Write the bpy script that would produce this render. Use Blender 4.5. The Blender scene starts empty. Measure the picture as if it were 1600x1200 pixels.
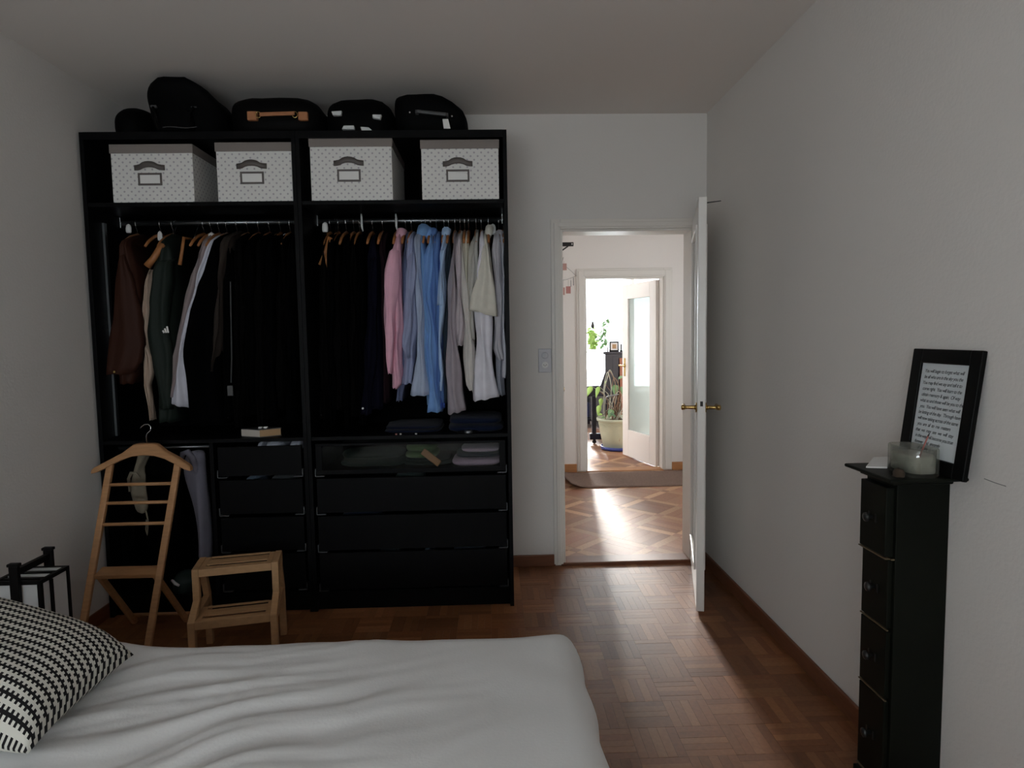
import bpy, bmesh, math, random
from mathutils import Vector, Matrix, noise
random.seed(7)
SC = bpy.context.scene
COL = SC.collection
PI = math.pi

# ------------------------------------------------------------------ camera
PITCH, ROLL, YAW, FPX, CAMH = 0.0762, -0.0161, 0.0309, 1006.05, 1.3774
_fw = Vector((math.sin(YAW)*math.cos(PITCH), math.cos(YAW)*math.cos(PITCH), -math.sin(PITCH)))
_rt = Vector((math.cos(YAW), -math.sin(YAW), 0))
_up = _rt.cross(_fw)
RT = _rt*math.cos(ROLL) + _up*math.sin(ROLL)
UP = -_rt*math.sin(ROLL) + _up*math.cos(ROLL)
EYE = Vector((0, 0, CAMH))
cd = bpy.data.cameras.new('camera')
cam = bpy.data.objects.new('camera', cd)
COL.objects.link(cam)
cd.sensor_width = 36
cd.lens = FPX/1600*36
cd.clip_start = 0.02
M3 = Matrix((RT, UP, -_fw)).transposed()
cam.matrix_world = Matrix.Translation(EYE) @ M3.to_4x4()
SC.camera = cam


def at(px, py, ax, val):
    """world point seen at photo pixel (px,py) on the plane axis ax == val"""
    d = _fw + RT*((px-800)/FPX) - UP*((py-600)/FPX)
    t = (val-EYE[ax])/d[ax]
    return EYE + d*t


# ------------------------------------------------------------------ world, exposure
w = bpy.data.worlds.new('sky')
SC.world = w
w.use_nodes = True
bgn = w.node_tree.nodes['Background']
bgn.inputs['Color'].default_value = (0.87, 0.955, 1.0, 1)
bgn.inputs['Strength'].default_value = 16.0
SC.view_settings.view_transform = 'Standard'
SC.view_settings.look = 'None'
SC.view_settings.exposure = -0.13
SC.view_settings.gamma = 1.0
SC.view_settings.use_curve_mapping = False
SC.cycles.use_denoising = True
SC.cycles.max_bounces = 10
SC.cycles.diffuse_bounces = 6
SC.cycles.transparent_max_bounces = 16
SC.cycles.sample_clamp_indirect = 6.0


def portal(name, loc, rot, sx, sy):
    l = bpy.data.lights.new(name, 'AREA')
    l.shape = 'RECTANGLE'
    l.size, l.size_y = sx, sy
    l.cycles.is_portal = True
    o = bpy.data.objects.new(name, l)
    o.location, o.rotation_euler = loc, rot
    COL.objects.link(o)


# ------------------------------------------------------------------ room numbers (metres)
XL, XR = -1.945, 1.254          # bedroom side walls
YN, YW = -1.25, 3.743           # near and far wall faces
ZC = 2.62                       # ceiling
WT = 0.14                       # wall thickness
HY0, HY1 = YW+WT, 6.333         # hall
HXL, HXR = 0.395, 2.70
FY0, FY1 = HY1+0.13, 10.4       # living room
FXL, FXR = -0.6, 3.4
# windows: bedroom near wall, living room far wall, plus two added for light
BW = (-1.80, 0.55, 0.95, 2.25)
HW = (4.45, 5.35, 1.05, 1.85)  # added opening in the hall right wall, out of view
FW = (0.7, 3.1, 0.45, 2.45)
LW = (7.3, 8.2, 0.9, 2.0)  # added opening in the living room left wall, out of view
portal('window_light_bedroom', ((BW[0]+BW[1])/2, YN-0.16, (BW[2]+BW[3])/2), (PI/2, 0, 0), BW[1]-BW[0], BW[3]-BW[2])
portal('added_window_light_hall', (HXR+0.13, (HW[0]+HW[1])/2, (HW[2]+HW[3])/2), (0, PI/2, 0), HW[3]-HW[2], HW[1]-HW[0])
portal('added_window_light_side', (FXL-.13, (LW[0]+LW[1])/2, (LW[2]+LW[3])/2), (0, -PI/2, 0), LW[3]-LW[2], LW[1]-LW[0])
sl_ = bpy.data.lights.new('sun', 'SUN')
sl_.energy = 6.0
sl_.angle = math.radians(6)
sl_.color = (1.0, .97, .92)
so_ = bpy.data.objects.new('sun', sl_)
so_.rotation_euler = Vector((-.063, -1.0, -.272)).to_track_quat('-Z', 'Y').to_euler()
COL.objects.link(so_)
portal('window_light_living', ((FW[0]+FW[1])/2, FY1+0.16, (FW[2]+FW[3])/2), (-PI/2, 0, 0), FW[1]-FW[0], FW[3]-FW[2])


# ------------------------------------------------------------------ materials
def lin(c):
    return tuple(((v/255)/12.92 if v/255 <= .04045 else ((v/255+.055)/1.055)**2.4) for v in c)


def mat(name, col, rough=.6, metal=0., spec=.5, noise_=None, bump=None, sheen=0., trans=0., coat=0.):
    """col linear rgb; noise_=(scale, amount[, stretch]) colour variation; bump=(scale, strength[, dist, stretch])"""
    m = bpy.data.materials.new(name)
    m.use_nodes = True
    nt = m.node_tree
    b = nt.nodes['Principled BSDF']
    b.inputs['Base Color'].default_value = (*col, 1)
    b.inputs['Roughness'].default_value = rough
    b.inputs['Metallic'].default_value = metal
    b.inputs['Specular IOR Level'].default_value = spec
    if sheen:
        b.inputs['Sheen Weight'].default_value = sheen
    if trans:
        b.inputs['Transmission Weight'].default_value = trans
    if coat:
        b.inputs['Coat Weight'].default_value = coat
    tc = None
    if noise_ or bump:
        tc = nt.nodes.new('ShaderNodeTexCoord')

    def nz(scale, stretch, detail=4):
        mp = nt.nodes.new('ShaderNodeMapping')
        nt.links.new(tc.outputs['Object'], mp.inputs['Vector'])
        mp.inputs['Scale'].default_value = stretch
        n = nt.nodes.new('ShaderNodeTexNoise')
        n.inputs['Scale'].default_value = scale
        n.inputs['Detail'].default_value = detail
        nt.links.new(mp.outputs['Vector'], n.inputs['Vector'])
        return n
    if noise_:
        n = nz(noise_[0], noise_[2] if len(noise_) > 2 else (1, 1, 1))
        mx = nt.nodes.new('ShaderNodeMix')
        mx.data_type = 'RGBA'
        a = noise_[1]
        mx.inputs['A'].default_value = (*[c*(1-a) for c in col], 1)
        mx.inputs['B'].default_value = (*[min(1, c*(1+a)) for c in col], 1)
        nt.links.new(n.outputs['Fac'], mx.inputs['Factor'])
        nt.links.new(mx.outputs['Result'], b.inputs['Base Color'])
    if bump:
        n = nz(bump[0], bump[3] if len(bump) > 3 else (1, 1, 1), 3)
        bp = nt.nodes.new('ShaderNodeBump')
        bp.inputs['Strength'].default_value = bump[1]
        bp.inputs['Distance'].default_value = bump[2] if len(bump) > 2 else .002
        nt.links.new(n.outputs['Fac'], bp.inputs['Height'])
        nt.links.new(bp.outputs['Normal'], b.inputs['Normal'])
    return m


def attr_wood(name, rough, coat=0., grain=60.):
    """wood whose strip colour comes from a per-face colour attribute, with fine grain along the strip"""
    m = bpy.data.materials.new(name)
    m.use_nodes = True
    nt = m.node_tree
    b = nt.nodes['Principled BSDF']
    a = nt.nodes.new('ShaderNodeAttribute')
    a.attribute_name = 'tone'
    oi = nt.nodes.new('ShaderNodeObjectInfo')
    hs = nt.nodes.new('ShaderNodeHueSaturation')
    mr = nt.nodes.new('ShaderNodeMapRange')
    mr.inputs['To Min'].default_value = .78
    mr.inputs['To Max'].default_value = 1.2
    nt.links.new(oi.outputs['Random'], mr.inputs['Value'])
    nt.links.new(mr.outputs['Result'], hs.inputs['Value'])
    tc = nt.nodes.new('ShaderNodeTexCoord')
    n = nt.nodes.new('ShaderNodeTexNoise')
    n.inputs['Scale'].default_value = grain
    n.inputs['Detail'].default_value = 3
    nt.links.new(tc.outputs['Object'], n.inputs['Vector'])
    mx = nt.nodes.new('ShaderNodeMix')
    mx.data_type = 'RGBA'
    mx.blend_type = 'MULTIPLY'
    mx.inputs['Factor'].default_value = .45
    cr = nt.nodes.new('ShaderNodeValToRGB')
    cr.color_ramp.elements[0].position, cr.color_ramp.elements[1].position = .3, .7
    cr.color_ramp.elements[0].color = (.55, .5, .45, 1)
    nt.links.new(n.outputs['Fac'], cr.inputs['Fac'])
    nt.links.new(a.outputs['Color'], hs.inputs['Color'])
    nt.links.new(hs.outputs['Color'], mx.inputs['A'])
    nt.links.new(cr.outputs['Color'], mx.inputs['B'])
    nt.links.new(mx.outputs['Result'], b.inputs['Base Color'])
    b.inputs['Roughness'].default_value = rough
    b.inputs['Specular IOR Level'].default_value = .38
    b.inputs['Coat Weight'].default_value = coat
    b.inputs['Coat Roughness'].default_value = rough*.6
    return m


def dots_mat(name, base, dot, pitch=.0225, r=.0052):
    """staggered polka dots in object space on the X/Z face and the Y/Z face"""
    m = bpy.data.materials.new(name)
    m.use_nodes = True
    nt = m.node_tree
    N, L = nt.nodes, nt.links
    b = N['Principled BSDF']
    b.inputs['Roughness'].default_value = .75
    b.inputs['Specular IOR Level'].default_value = .25
    tc = N.new('ShaderNodeTexCoord')
    sp = N.new('ShaderNodeSeparateXYZ')
    L.new(tc.outputs['Object'], sp.inputs[0])

    def ma(op, a, b_=None):
        n = N.new('ShaderNodeMath')
        n.operation = op
        for i, v in enumerate((a, b_)):
            if v is None:
                continue
            if isinstance(v, (int, float)):
                n.inputs[i].default_value = v
            else:
                L.new(v, n.inputs[i])
        return n.outputs[0]
    xy = ma('ADD', sp.outputs[0], sp.outputs[1])
    u = ma('ADD', xy, sp.outputs[2])
    v = ma('SUBTRACT', xy, sp.outputs[2])

    def cell(t):
        f = ma('FRACT', ma('MULTIPLY', t, 1/(pitch*1.2)))
        f = ma('SUBTRACT', f, .5)
        return ma('MULTIPLY', f, f)
    d = ma('SQRT', ma('ADD', cell(u), cell(v)))
    k = ma('LESS_THAN', d, r/pitch*1.05)
    mx = N.new('ShaderNodeMix')
    mx.data_type = 'RGBA'
    mx.inputs['A'].default_value = (*base, 1)
    mx.inputs['B'].default_value = (*dot, 1)
    L.new(k, mx.inputs['Factor'])
    L.new(mx.outputs['Result'], b.inputs['Base Color'])
    return m


def zigzag_mat(name, ca, cb, nstripe=17, nzig=44):
    m = bpy.data.materials.new(name)
    m.use_nodes = True
    nt = m.node_tree
    N, L = nt.nodes, nt.links
    b = N['Principled BSDF']
    b.inputs['Roughness'].default_value = .9
    b.inputs['Specular IOR Level'].default_value = .15
    uv = N.new('ShaderNodeUVMap')
    uv.uv_map = 'UVMap'
    sp = N.new('ShaderNodeSeparateXYZ')
    L.new(uv.outputs['UV'], sp.inputs[0])

    def ma(op, a, b_=None):
        n = N.new('ShaderNodeMath')
        n.operation = op
        for i, v in enumerate((a, b_)):
            if v is None:
                continue
            if isinstance(v, (int, float)):
                n.inputs[i].default_value = v
            else:
                L.new(v, n.inputs[i])
        return n.outputs[0]
    sq = ma('GREATER_THAN', ma('FRACT', ma('MULTIPLY', sp.outputs[0], nzig)), .5)
    t = ma('ADD', ma('MULTIPLY', sp.outputs[1], nstripe), ma('MULTIPLY', sq, .24))
    k = ma('LESS_THAN', ma('FRACT', t), .48)
    mx = N.new('ShaderNodeMix')
    mx.data_type = 'RGBA'
    mx.inputs['A'].default_value = (*ca, 1)
    mx.inputs['B'].default_value = (*cb, 1)
    L.new(k, mx.inputs['Factor'])
    L.new(mx.outputs['Result'], b.inputs['Base Color'])
    bp = N.new('ShaderNodeBump')
    bp.inputs['Strength'].default_value = .4
    bp.inputs['Distance'].default_value = .002
    L.new(k, bp.inputs['Height'])
    L.new(bp.outputs['Normal'], b.inputs['Normal'])
    return m


def thin_glass(name, tint=(1, 1, 1), refl=.08, frost=0., fcol=(.85, .9, .9)):
    m = bpy.data.materials.new(name)
    m.use_nodes = True
    nt = m.node_tree
    N, L = nt.nodes, nt.links
    out = N['Material Output']
    N.remove(N['Principled BSDF'])
    tr = N.new('ShaderNodeBsdfTransparent')
    tr.inputs['Color'].default_value = (*tint, 1)
    gl = N.new('ShaderNodeBsdfGlossy')
    gl.inputs['Roughness'].default_value = .05
    mx = N.new('ShaderNodeMixShader')
    mx.inputs[0].default_value = refl
    L.new(tr.outputs[0], mx.inputs[1])
    L.new(gl.outputs[0], mx.inputs[2])
    last = mx
    if frost:
        tl = N.new('ShaderNodeBsdfTranslucent')
        tl.inputs['Color'].default_value = (*fcol, 1)
        m2 = N.new('ShaderNodeMixShader')
        m2.inputs[0].default_value = frost
        L.new(mx.outputs[0], m2.inputs[1])
        L.new(tl.outputs[0], m2.inputs[2])
        last = m2
    L.new(last.outputs[0], out.inputs['Surface'])
    return m


MT = {}
MT['wall'] = mat('woodchip_wall_paint', (.72, .69, .66), .85, spec=.2, bump=(85, .3, .003))
MT['ceiling'] = mat('ceiling_paint', (.74, .69, .65), .9, spec=.2, bump=(140, .12, .002))
MT['hallwall'] = mat('hall_wall_paint', (.82, .775, .74), .85, spec=.2, bump=(120, .1, .002))
MT['white'] = mat('white_gloss_paint', (.76, .72, .67), .38, bump=(30, .05, .002))
MT['doorpaint'] = mat('door_paint', (.80, .77, .73), .35, bump=(30, .05, .002))
MT['door2paint'] = mat('cream_door_paint', (.86, .80, .76), .4)
MT['skirt'] = mat('dark_skirting_wood', (.17, .062, .028), .45, noise_=(12, .35, (1, 1, 6)))
MT['hallskirt'] = mat('orange_skirting_wood', (.42, .19, .075), .45, noise_=(12, .3, (1, 1, 6)))
MT['floorbase'] = mat('subfloor_wood', (.06, .03, .018), .6)
MT['parquet'] = attr_wood('mosaic_parquet', .37, .0)
MT['hallparquet'] = attr_wood('hall_parquet', .46, .0)
MT['black'] = mat('black_brown_veneer', (.0022, .0021, .0025), .5, spec=.10, noise_=(40, .3, (1, 1, .1)))
MT['blackpanel'] = mat('black_back_panel', (.0012, .0012, .0013), .8, spec=.03)
MT['chrome'] = mat('chrome', (.62, .62, .64), .25, 1.)
MT['steel'] = mat('dull_steel', (.25, .26, .27), .4, 1.)
MT['brass'] = mat('brass', (.55, .38, .14), .25, 1.)
MT['wood'] = mat('honey_beech_wood', (.40, .205, .09), .5, noise_=(14, .3, (1, 1, 7)))
MT['wood2'] = mat('oak_stool_wood', (.42, .245, .118), .55, noise_=(22, .22, (1, 6, 3)))
MT['hangerwood'] = mat('orange_hanger_wood', (.34, .135, .045), .5)
MT['blacklac'] = mat('black_lacquered_wood', (.005, .004, .004), .5, spec=.15)
MT['paper'] = mat('lantern_paper', (.62, .62, .62), .8, spec=.2, bump=(60, .2, .001))
MT['sheet'] = mat('white_cotton_sheet', (.66, .655, .65), .9, spec=.15, bump=(160, .25, .0015))
MT['zigzag'] = zigzag_mat('zigzag_knit', (.60, .58, .52), (.012, .011, .012))
MT['boxdots'] = dots_mat('grey_dotted_card', (.72, .71, .685), (.44, .42, .44), pitch=.0285)
MT['lid'] = mat('taupe_card', (.23, .20, .185), .8, spec=.2)
MT['holder'] = mat('dark_taupe_metal', (.10, .085, .078), .5)
MT['card'] = mat('white_card', (.78, .77, .75), .8)
MT['bag'] = mat('black_nylon', (.0018, .0018, .002), .7, spec=.06, bump=(200, .3, .001))
MT['bag2'] = mat('black_leather', (.0022, .002, .002), .6, spec=.08, bump=(90, .2, .001))
MT['tan'] = mat('tan_leather', (.40, .16, .065), .5, noise_=(30, .2))
MT['patch'] = mat('white_plastic', (.62, .64, .64), .4)
MT['greyplastic'] = mat('grey_plastic', (.06, .06, .062), .4)
MT['bracketgrey'] = mat('bracket_grey', (.10, .105, .11), .5, .6)
MT['plate'] = mat('grey_white_plastic', (.56, .55, .58), .4)
MT['hole'] = mat('black_hole', (.01, .01, .01), .6)
MT['tower'] = mat('worn_black_green_wood', (.0045, .0055, .0035), .5, spec=.12, noise_=(9, .5))
MT['towerline'] = mat('bare_wood_edge', (.11, .075, .04), .6)
MT['knobdark'] = mat('dark_pewter', (.03, .03, .03), .35, .5)
MT['frame'] = mat('black_frame_wood', (.002, .002, .002), .4, spec=.12)
MT['ink'] = mat('black_ink', (.02, .02, .025), .8)
MT['ppaper'] = mat('cool_white_paper', (.62, .66, .68), .7)
MT['glass'] = thin_glass('window_glass', refl=.05)
MT['drawerglass'] = thin_glass('drawer_glass', (.82, .86, .84), refl=.04)
MT['frosted'] = thin_glass('frosted_door_glass', (.9, .95, .95), refl=.05, frost=.75, fcol=(.50, .54, .53))
MT['jarglass'] = thin_glass('thick_jar_glass', (.90, .91, .88), refl=.10, frost=.22, fcol=(.7, .71, .68))
MT['wax'] = mat('sooty_wax', (.50, .49, .45), .5, noise_=(25, .5))
MT['pink'] = mat('pink_stick', (.42, .15, .13), .5)
MT['rug'] = mat('brown_woven_rug', (.20, .135, .108), .95, spec=.1, noise_=(60, .35), bump=(300, .6, .003, (1, .15, 1)))
MT['pot'] = mat('sage_glazed_pot', (.44, .46, .34), .45, noise_=(6, .2))
MT['blue'] = mat('blue_glaze', (.03, .045, .22), .35)
MT['soil'] = mat('soil', (.04, .025, .015), .95)
MT['leaf'] = mat('green_leaf', (.17, .30, .13), .45)
MT['leafdark'] = mat('dark_green_leaf', (.07, .16, .075), .45)
MT['leafbright'] = mat('lime_leaf', (.36, .55, .13), .45)
MT['stem'] = mat('brown_stem', (.22, .13, .08), .7)
MT['stempale'] = mat('pale_stem', (.45, .44, .36), .6)
MT['piano'] = mat('black_piano_lacquer', (.012, .011, .020), .25, spec=.5)
MT['brownboard'] = mat('red_brown_wood', (.30, .11, .06), .4, noise_=(8, .3, (1, 1, 5)))
MT['blackiron'] = mat('black_iron', (.012, .011, .012), .5)
MT['pinkcard'] = mat('dusty_pink_card', (.55, .33, .29), .8)
MT['redcard'] = mat('rose_card', (.48, .22, .20), .8)
MT['string'] = mat('grey_string', (.25, .22, .21), .8)
MT['bookcover'] = mat('pale_book_cover', (.50, .45, .40), .7)
MT['bookpages'] = mat('tan_cardboard', (.40, .25, .13), .8)


def cloth(name, rgb, k=1.25, weave=.25):
    c = tuple(min(.85, v*k) for v in rgb)
    return mat(name, c, .9, spec=.12, noise_=(22, .12), bump=(220, weave, .0012), sheen=.05)


# ------------------------------------------------------------------ geometry helpers
ORG = {}


class MB:
    def __init__(s):
        s.v, s.f = [], []
        s.uv = None

    def add(s, vs, fs):
        o = len(s.v)
        s.v += [Vector(p) for p in vs]
        s.f += [tuple(i+o for i in f) for f in fs]
        return s

    def box(s, x0, x1, y0, y1, z0, z1):
        return s.hexa([(x0, y0, z0), (x1, y0, z0), (x1, y1, z0), (x0, y1, z0), (x0, y0, z1), (x1, y0, z1), (x1, y1, z1), (x0, y1, z1)])

    def hexa(s, p):
        return s.add(p, [(3, 2, 1, 0), (4, 5, 6, 7), (0, 1, 5, 4), (1, 2, 6, 5), (2, 3, 7, 6), (3, 0, 4, 7)])

    def bar(s, p, q, w, h, side=(1, 0, 0)):
        """rectangular bar from p to q; w measured along side, h along the third axis"""
        p, q = Vector(p), Vector(q)
        d = (q-p).normalized()
        a = Vector(side)
        a = (a-d*a.dot(d)).normalized()
        b = d.cross(a)
        a, b = a*w/2, b*h/2
        return s.hexa([p-a-b, p+a-b, p+a+b, p-a+b, q-a-b, q+a-b, q+a+b, q-a+b])

    def tube(s, pts, r, n=8, cap=True):
        pts = [Vector(p) for p in pts]
        rs = r if isinstance(r, (list, tuple)) else [r]*len(pts)
        rings = []
        ref = None
        for i, p in enumerate(pts):
            d = (pts[min(i+1, len(pts)-1)]-pts[max(i-1, 0)]).normalized()
            if ref is None:
                ref = d.orthogonal().normalized()
            a = (ref-d*ref.dot(d))
            a = a.normalized() if a.length > 1e-6 else d.orthogonal().normalized()
            ref = a
            b = d.cross(a)
            rings.append([p+(a*math.cos(2*PI*k/n)+b*math.sin(2*PI*k/n))*rs[i] for k in range(n)])
        return s.loft(rings, cap)

    def loft(s, rings, cap=True):
        n = len(rings[0])
        vs = [p for r in rings for p in r]
        fs = [(i*n+k, i*n+(k+1) % n, (i+1)*n+(k+1) % n, (i+1)*n+k) for i in range(len(rings)-1) for k in range(n)]
        if cap:
            fs.append(tuple(range(n-1, -1, -1)))
            fs.append(tuple((len(rings)-1)*n+k for k in range(n)))
        return s.add(vs, fs)

    def lathe(s, prof, c=(0, 0, 0), n=24, cap=True, axis=2):
        rings = []
        for r, h in prof:
            ring = []
            for k in range(n):
                a = 2*PI*k/n
                p = [r*math.cos(a), r*math.sin(a), h]
                if axis == 1:
                    p = [p[0], p[2], p[1]]
                elif axis == 0:
                    p = [p[2], p[0], p[1]]
                ring.append(Vector(p)+Vector(c))
            rings.append(ring)
        return s.loft(rings, cap)

    def prism(s, poly, off):
        n = len(poly)
        a = [Vector(p) for p in poly]
        b = [p+Vector(off) for p in a]
        fs = [tuple(range(n-1, -1, -1)), tuple(range(n, 2*n))]
        fs += [(k, (k+1) % n, n+(k+1) % n, n+k) for k in range(n)]
        return s.add(a+b, fs)

    def grid(s, rows, uv=False):
        n, m = len(rows), len(rows[0])
        s.add([p for r in rows for p in r], [(i*m+j, i*m+j+1, (i+1)*m+j+1, (i+1)*m+j) for i in range(n-1) for j in range(m-1)])
        return s

    def build(s, name, m, parent=None, smooth=False, bevel=0., origin=None, seg=2, solid=0., sub=0, recalc=True):
        me = bpy.data.meshes.new(name)
        if parent is not None:
            base = ORG[parent]
            org = base if origin is None else Vector(origin)
        else:
            xs = [p.x for p in s.v]; ys = [p.y for p in s.v]; zs = [p.z for p in s.v]
            org = Vector(origin) if origin is not None else Vector(((min(xs)+max(xs))/2, (min(ys)+max(ys))/2, min(zs)))
        me.from_pydata([p-org for p in s.v], [], s.f)
        if recalc:
            bm = bmesh.new(); bm.from_mesh(me)
            bmesh.ops.recalc_face_normals(bm, faces=bm.faces)
            bm.to_mesh(me); bm.free()
        o = bpy.data.objects.new(name, me)
        COL.objects.link(o)
        me.materials.append(MT[m] if isinstance(m, str) else m)
        if parent is not None:
            o.parent = parent
            o.location = org-base
        else:
            o.location = org
        ORG[o] = org
        if smooth:
            me.polygons.foreach_set('use_smooth', [True]*len(me.polygons))
        if bevel:
            b = o.modifiers.new('bevel', 'BEVEL')
            b.width, b.segments, b.limit_method = bevel, seg, 'ANGLE'
            b.harden_normals = False
        if solid:
            k = o.modifiers.new('solid', 'SOLIDIFY')
            k.thickness = solid
        if sub:
            k = o.modifiers.new('sub', 'SUBSURF')
            k.levels = k.render_levels = sub
        return o


def tag(o, label=None, cat=None, group=None, kind=None):
    if label: o['label'] = label
    if cat: o['category'] = cat
    if group: o['group'] = group
    if kind: o['kind'] = kind
    return o


def empty(name, loc, label=None, cat=None, group=None, kind=None):
    o = bpy.data.objects.new(name, None)
    o.empty_display_size = .05
    COL.objects.link(o)
    o.location = loc
    ORG[o] = Vector(loc)
    return tag(o, label, cat, group, kind)


def dup(o, loc, rot=None, parent=None):
    c = o.copy()
    COL.objects.link(c)
    if parent is not None:
        c.parent = parent
    else:
        c.location = loc
        if rot is not None:
            c.rotation_euler = rot
    for ch in list(o.children):
        dup(ch, None, None, c)
    return c


def struct(o):
    o['kind'] = 'structure'
    return o


def B(name, m, bx, parent=None, **k):
    return MB().box(*bx).build(name, m, parent, **k)


# ------------------------------------------------------------------ the shell
def wall_with_hole(name, m, axis, c0, c1, a0, a1, z0, z1, hole):
    """slab between c0..c1 on axis, spanning a0..a1 on the other, with one opening (h0,h1,zb,zt)"""
    mb = MB()
    h0, h1, zb, zt = hole

    def bx(u0, u1, v0, v1):
        if u1-u0 < 1e-4 or v1-v0 < 1e-4:
            return
        if axis == 1:
            mb.box(u0, u1, c0, c1, v0, v1)
        else:
            mb.box(c0, c1, u0, u1, v0, v1)
    bx(a0, h0, z0, z1)
    bx(h1, a1, z0, z1)
    bx(h0, h1, z0, zb)
    bx(h0, h1, zt, z1)
    return struct(mb.build(name, m))


OP1 = (0.405, 1.180, 0.0, 1.976)      # bedroom door opening
OP2 = (0.925, 1.703, 0.0, 1.925)      # living room door opening
wall_far = wall_with_hole('wall_far', 'wall', 1, YW, YW+WT, XL-.12, HXR, 0, ZC, OP1)
struct(B('wall_left', 'wall', (XL-.12, XL, YN, YW, 0, ZC)))
wall_right = struct(B('wall_right', 'wall', (XR, XR+.12, YN, YW, 0, ZC)))
wall_with_hole('wall_near', 'wall', 1, YN-.14, YN, XL-.12, XR+.12, 0, ZC, BW)
struct(B('ceiling', 'ceiling', (XL-.12, XR+.12, YN-.14, YW+WT, ZC, ZC+.1)))
struct(B('wall_hall_left', 'hallwall', (HXL-.1, HXL, HY0, HY1, 0, ZC)))
wall_with_hole('wall_hall_right', 'hallwall', 0, HXR, HXR+.1, HY0, HY1, 0, ZC, HW)
wall_with_hole('wall_hall_far', 'hallwall', 1, HY1, FY0, FXL-.1, FXR+.1, 0, ZC, OP2)
struct(B('ceiling_hall', 'hallwall', (HXL-.1, HXR+.1, HY0, HY1, ZC, ZC+.1)))
wall_with_hole('wall_living_left', 'hallwall', 0, FXL-.1, FXL, FY0, FY1, 0, ZC, LW)
struct(B('wall_living_right', 'hallwall', (FXR, FXR+.1, FY0, FY1, 0, ZC)))
wall_with_hole('wall_living_far', 'hallwall', 1, FY1, FY1+.14, FXL-.1, FXR+.1, 0, ZC, FW)
struct(B('ceiling_living', 'hallwall', (FXL-.1, FXR+.1, FY0, FY1+.14, ZC, ZC+.1)))

# scuff on the right wall beside the tower
sm = MB()
p0 = at(1538, 748, 0, XR); p1 = at(1572, 760, 0, XR); p2 = at(1640, 782, 0, XR)
sm.tube([(XR, p0.y, p0.z), (XR, (p0.y+p1.y)/2, (p0.z+p1.z)/2-.001), (XR, p1.y, p1.z)], .0012, 5)
sm.build('scuff_mark', mat('grey_scuff', (.30, .29, .28), .9), wall_right)


def window(name, axis, face, a0, a1, z0, z1, nm=2):
    mb = MB()
    t = .055
    c0, c1 = face, face+.06

    def bx(m_, u0, u1, v0, v1, k0=c0, k1=c1):
        if axis == 1:
            m_.box(u0, u1, k0, k1, v0, v1)
        else:
            m_.box(k0, k1, u0, u1, v0, v1)
    bx(mb, a0, a0+t, z0, z1)
    bx(mb, a1-t, a1, z0, z1)
    bx(mb, a0+t, a1-t, z0, z0+t)
    bx(mb, a0+t, a1-t, z1-t, z1)
    for i in range(1, nm):
        c = a0+(a1-a0)*i/nm
        bx(mb, c-t/2, c+t/2, z0+t, z1-t)
    f = struct(mb.build(name, 'white', bevel=.004))
    for i in range(nm):
        p = MB()
        u0 = a0+(a1-a0)*i/nm+t/2
        u1 = a0+(a1-a0)*(i+1)/nm-t/2
        bx(p, u0, u1, z0+t, z1-t, c0+.028, c0+.032)
        p.build('pane', 'glass', f)
    return f


window('window_1', 1, YN-.11, *BW)
window('window_added_hall', 0, HXR+.02, *HW)  # unseen window added to brighten the hall
window('window_3', 1, FY1+.05, *FW, nm=3)
window('window_added_living', 0, FXL-.08, *LW, nm=3)  # unseen side window added to light the living room door leaf
# roller shutter of the bedroom window, lowered most of the way
sh = struct(B('trim_shutter_box', 'greyplastic', (BW[0], BW[1], YN-.22, YN-.145, BW[3]-.03, BW[3]+.12)))
SHUT_LOW = 1.36
zz = BW[3]-.04
while zz > SHUT_LOW:
    MB().hexa([(BW[0], YN-.185, zz-.045), (BW[1], YN-.185, zz-.045), (BW[1], YN-.175, zz-.045), (BW[0], YN-.175, zz-.045),
               (BW[0], YN-.195, zz), (BW[1], YN-.195, zz), (BW[1], YN-.185, zz), (BW[0], YN-.185, zz)]).build('slat', 'greyplastic', sh)
    zz -= .055

# ------------------------------------------------------------------ floors
floor = struct(MB().box(XL-.12, XR+.12, YN-.14, YW+.02, -.06, -.010).build('floor', 'floorbase'))
WOODS = [(.255, .104, .043), (.225, .088, .036), (.278, .118, .050), (.200, .076, .031), (.243, .100, .042), (.300, .134, .058)]
WOODS2 = [(.40, .205, .118), (.36, .175, .100), (.43, .230, .135), (.37, .175, .108)]


def strip_block(name, L, n, woods, gap=.0001, th=.010, seed=0, W=None):
    """square block of n parallel strips (along local Y), each strip its own box with bevelled joints"""
    rnd = random.Random(seed)
    W = W or L
    mb = MB()
    tones = []
    sw = W/n
    for i in range(n):
        x0, x1 = -W/2+i*sw, -W/2+(i+1)*sw
        lift = rnd.uniform(-.0003, .0003)
        y0, y1 = -L/2+gap/2, L/2-gap/2
        a, b = x0+gap/2, x1-gap/2
        c = .0002
        vs = [(a, y0, -th), (b, y0, -th), (b, y1, -th), (a, y1, -th), (a+c, y0+c, lift), (b-c, y0+c, lift), (b-c, y1-c, lift), (a+c, y1-c, lift)]
        mb.add(vs, [(4, 5, 6, 7), (0, 1, 5, 4), (1, 2, 6, 5), (2, 3, 7, 6), (3, 0, 4, 7)])
        t = rnd.choice(woods)
        k = rnd.uniform(.9, 1.1)
        tones += [(t[0]*k, t[1]*k, t[2]*k, 1)]*5
    me = bpy.data.meshes.new(name)
    me.from_pydata(mb.v, [], mb.f)
    at_ = me.attributes.new('tone', 'FLOAT_COLOR', 'FACE')
    for i, c in enumerate(tones):
        at_.data[i].color = c
    return me


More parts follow.
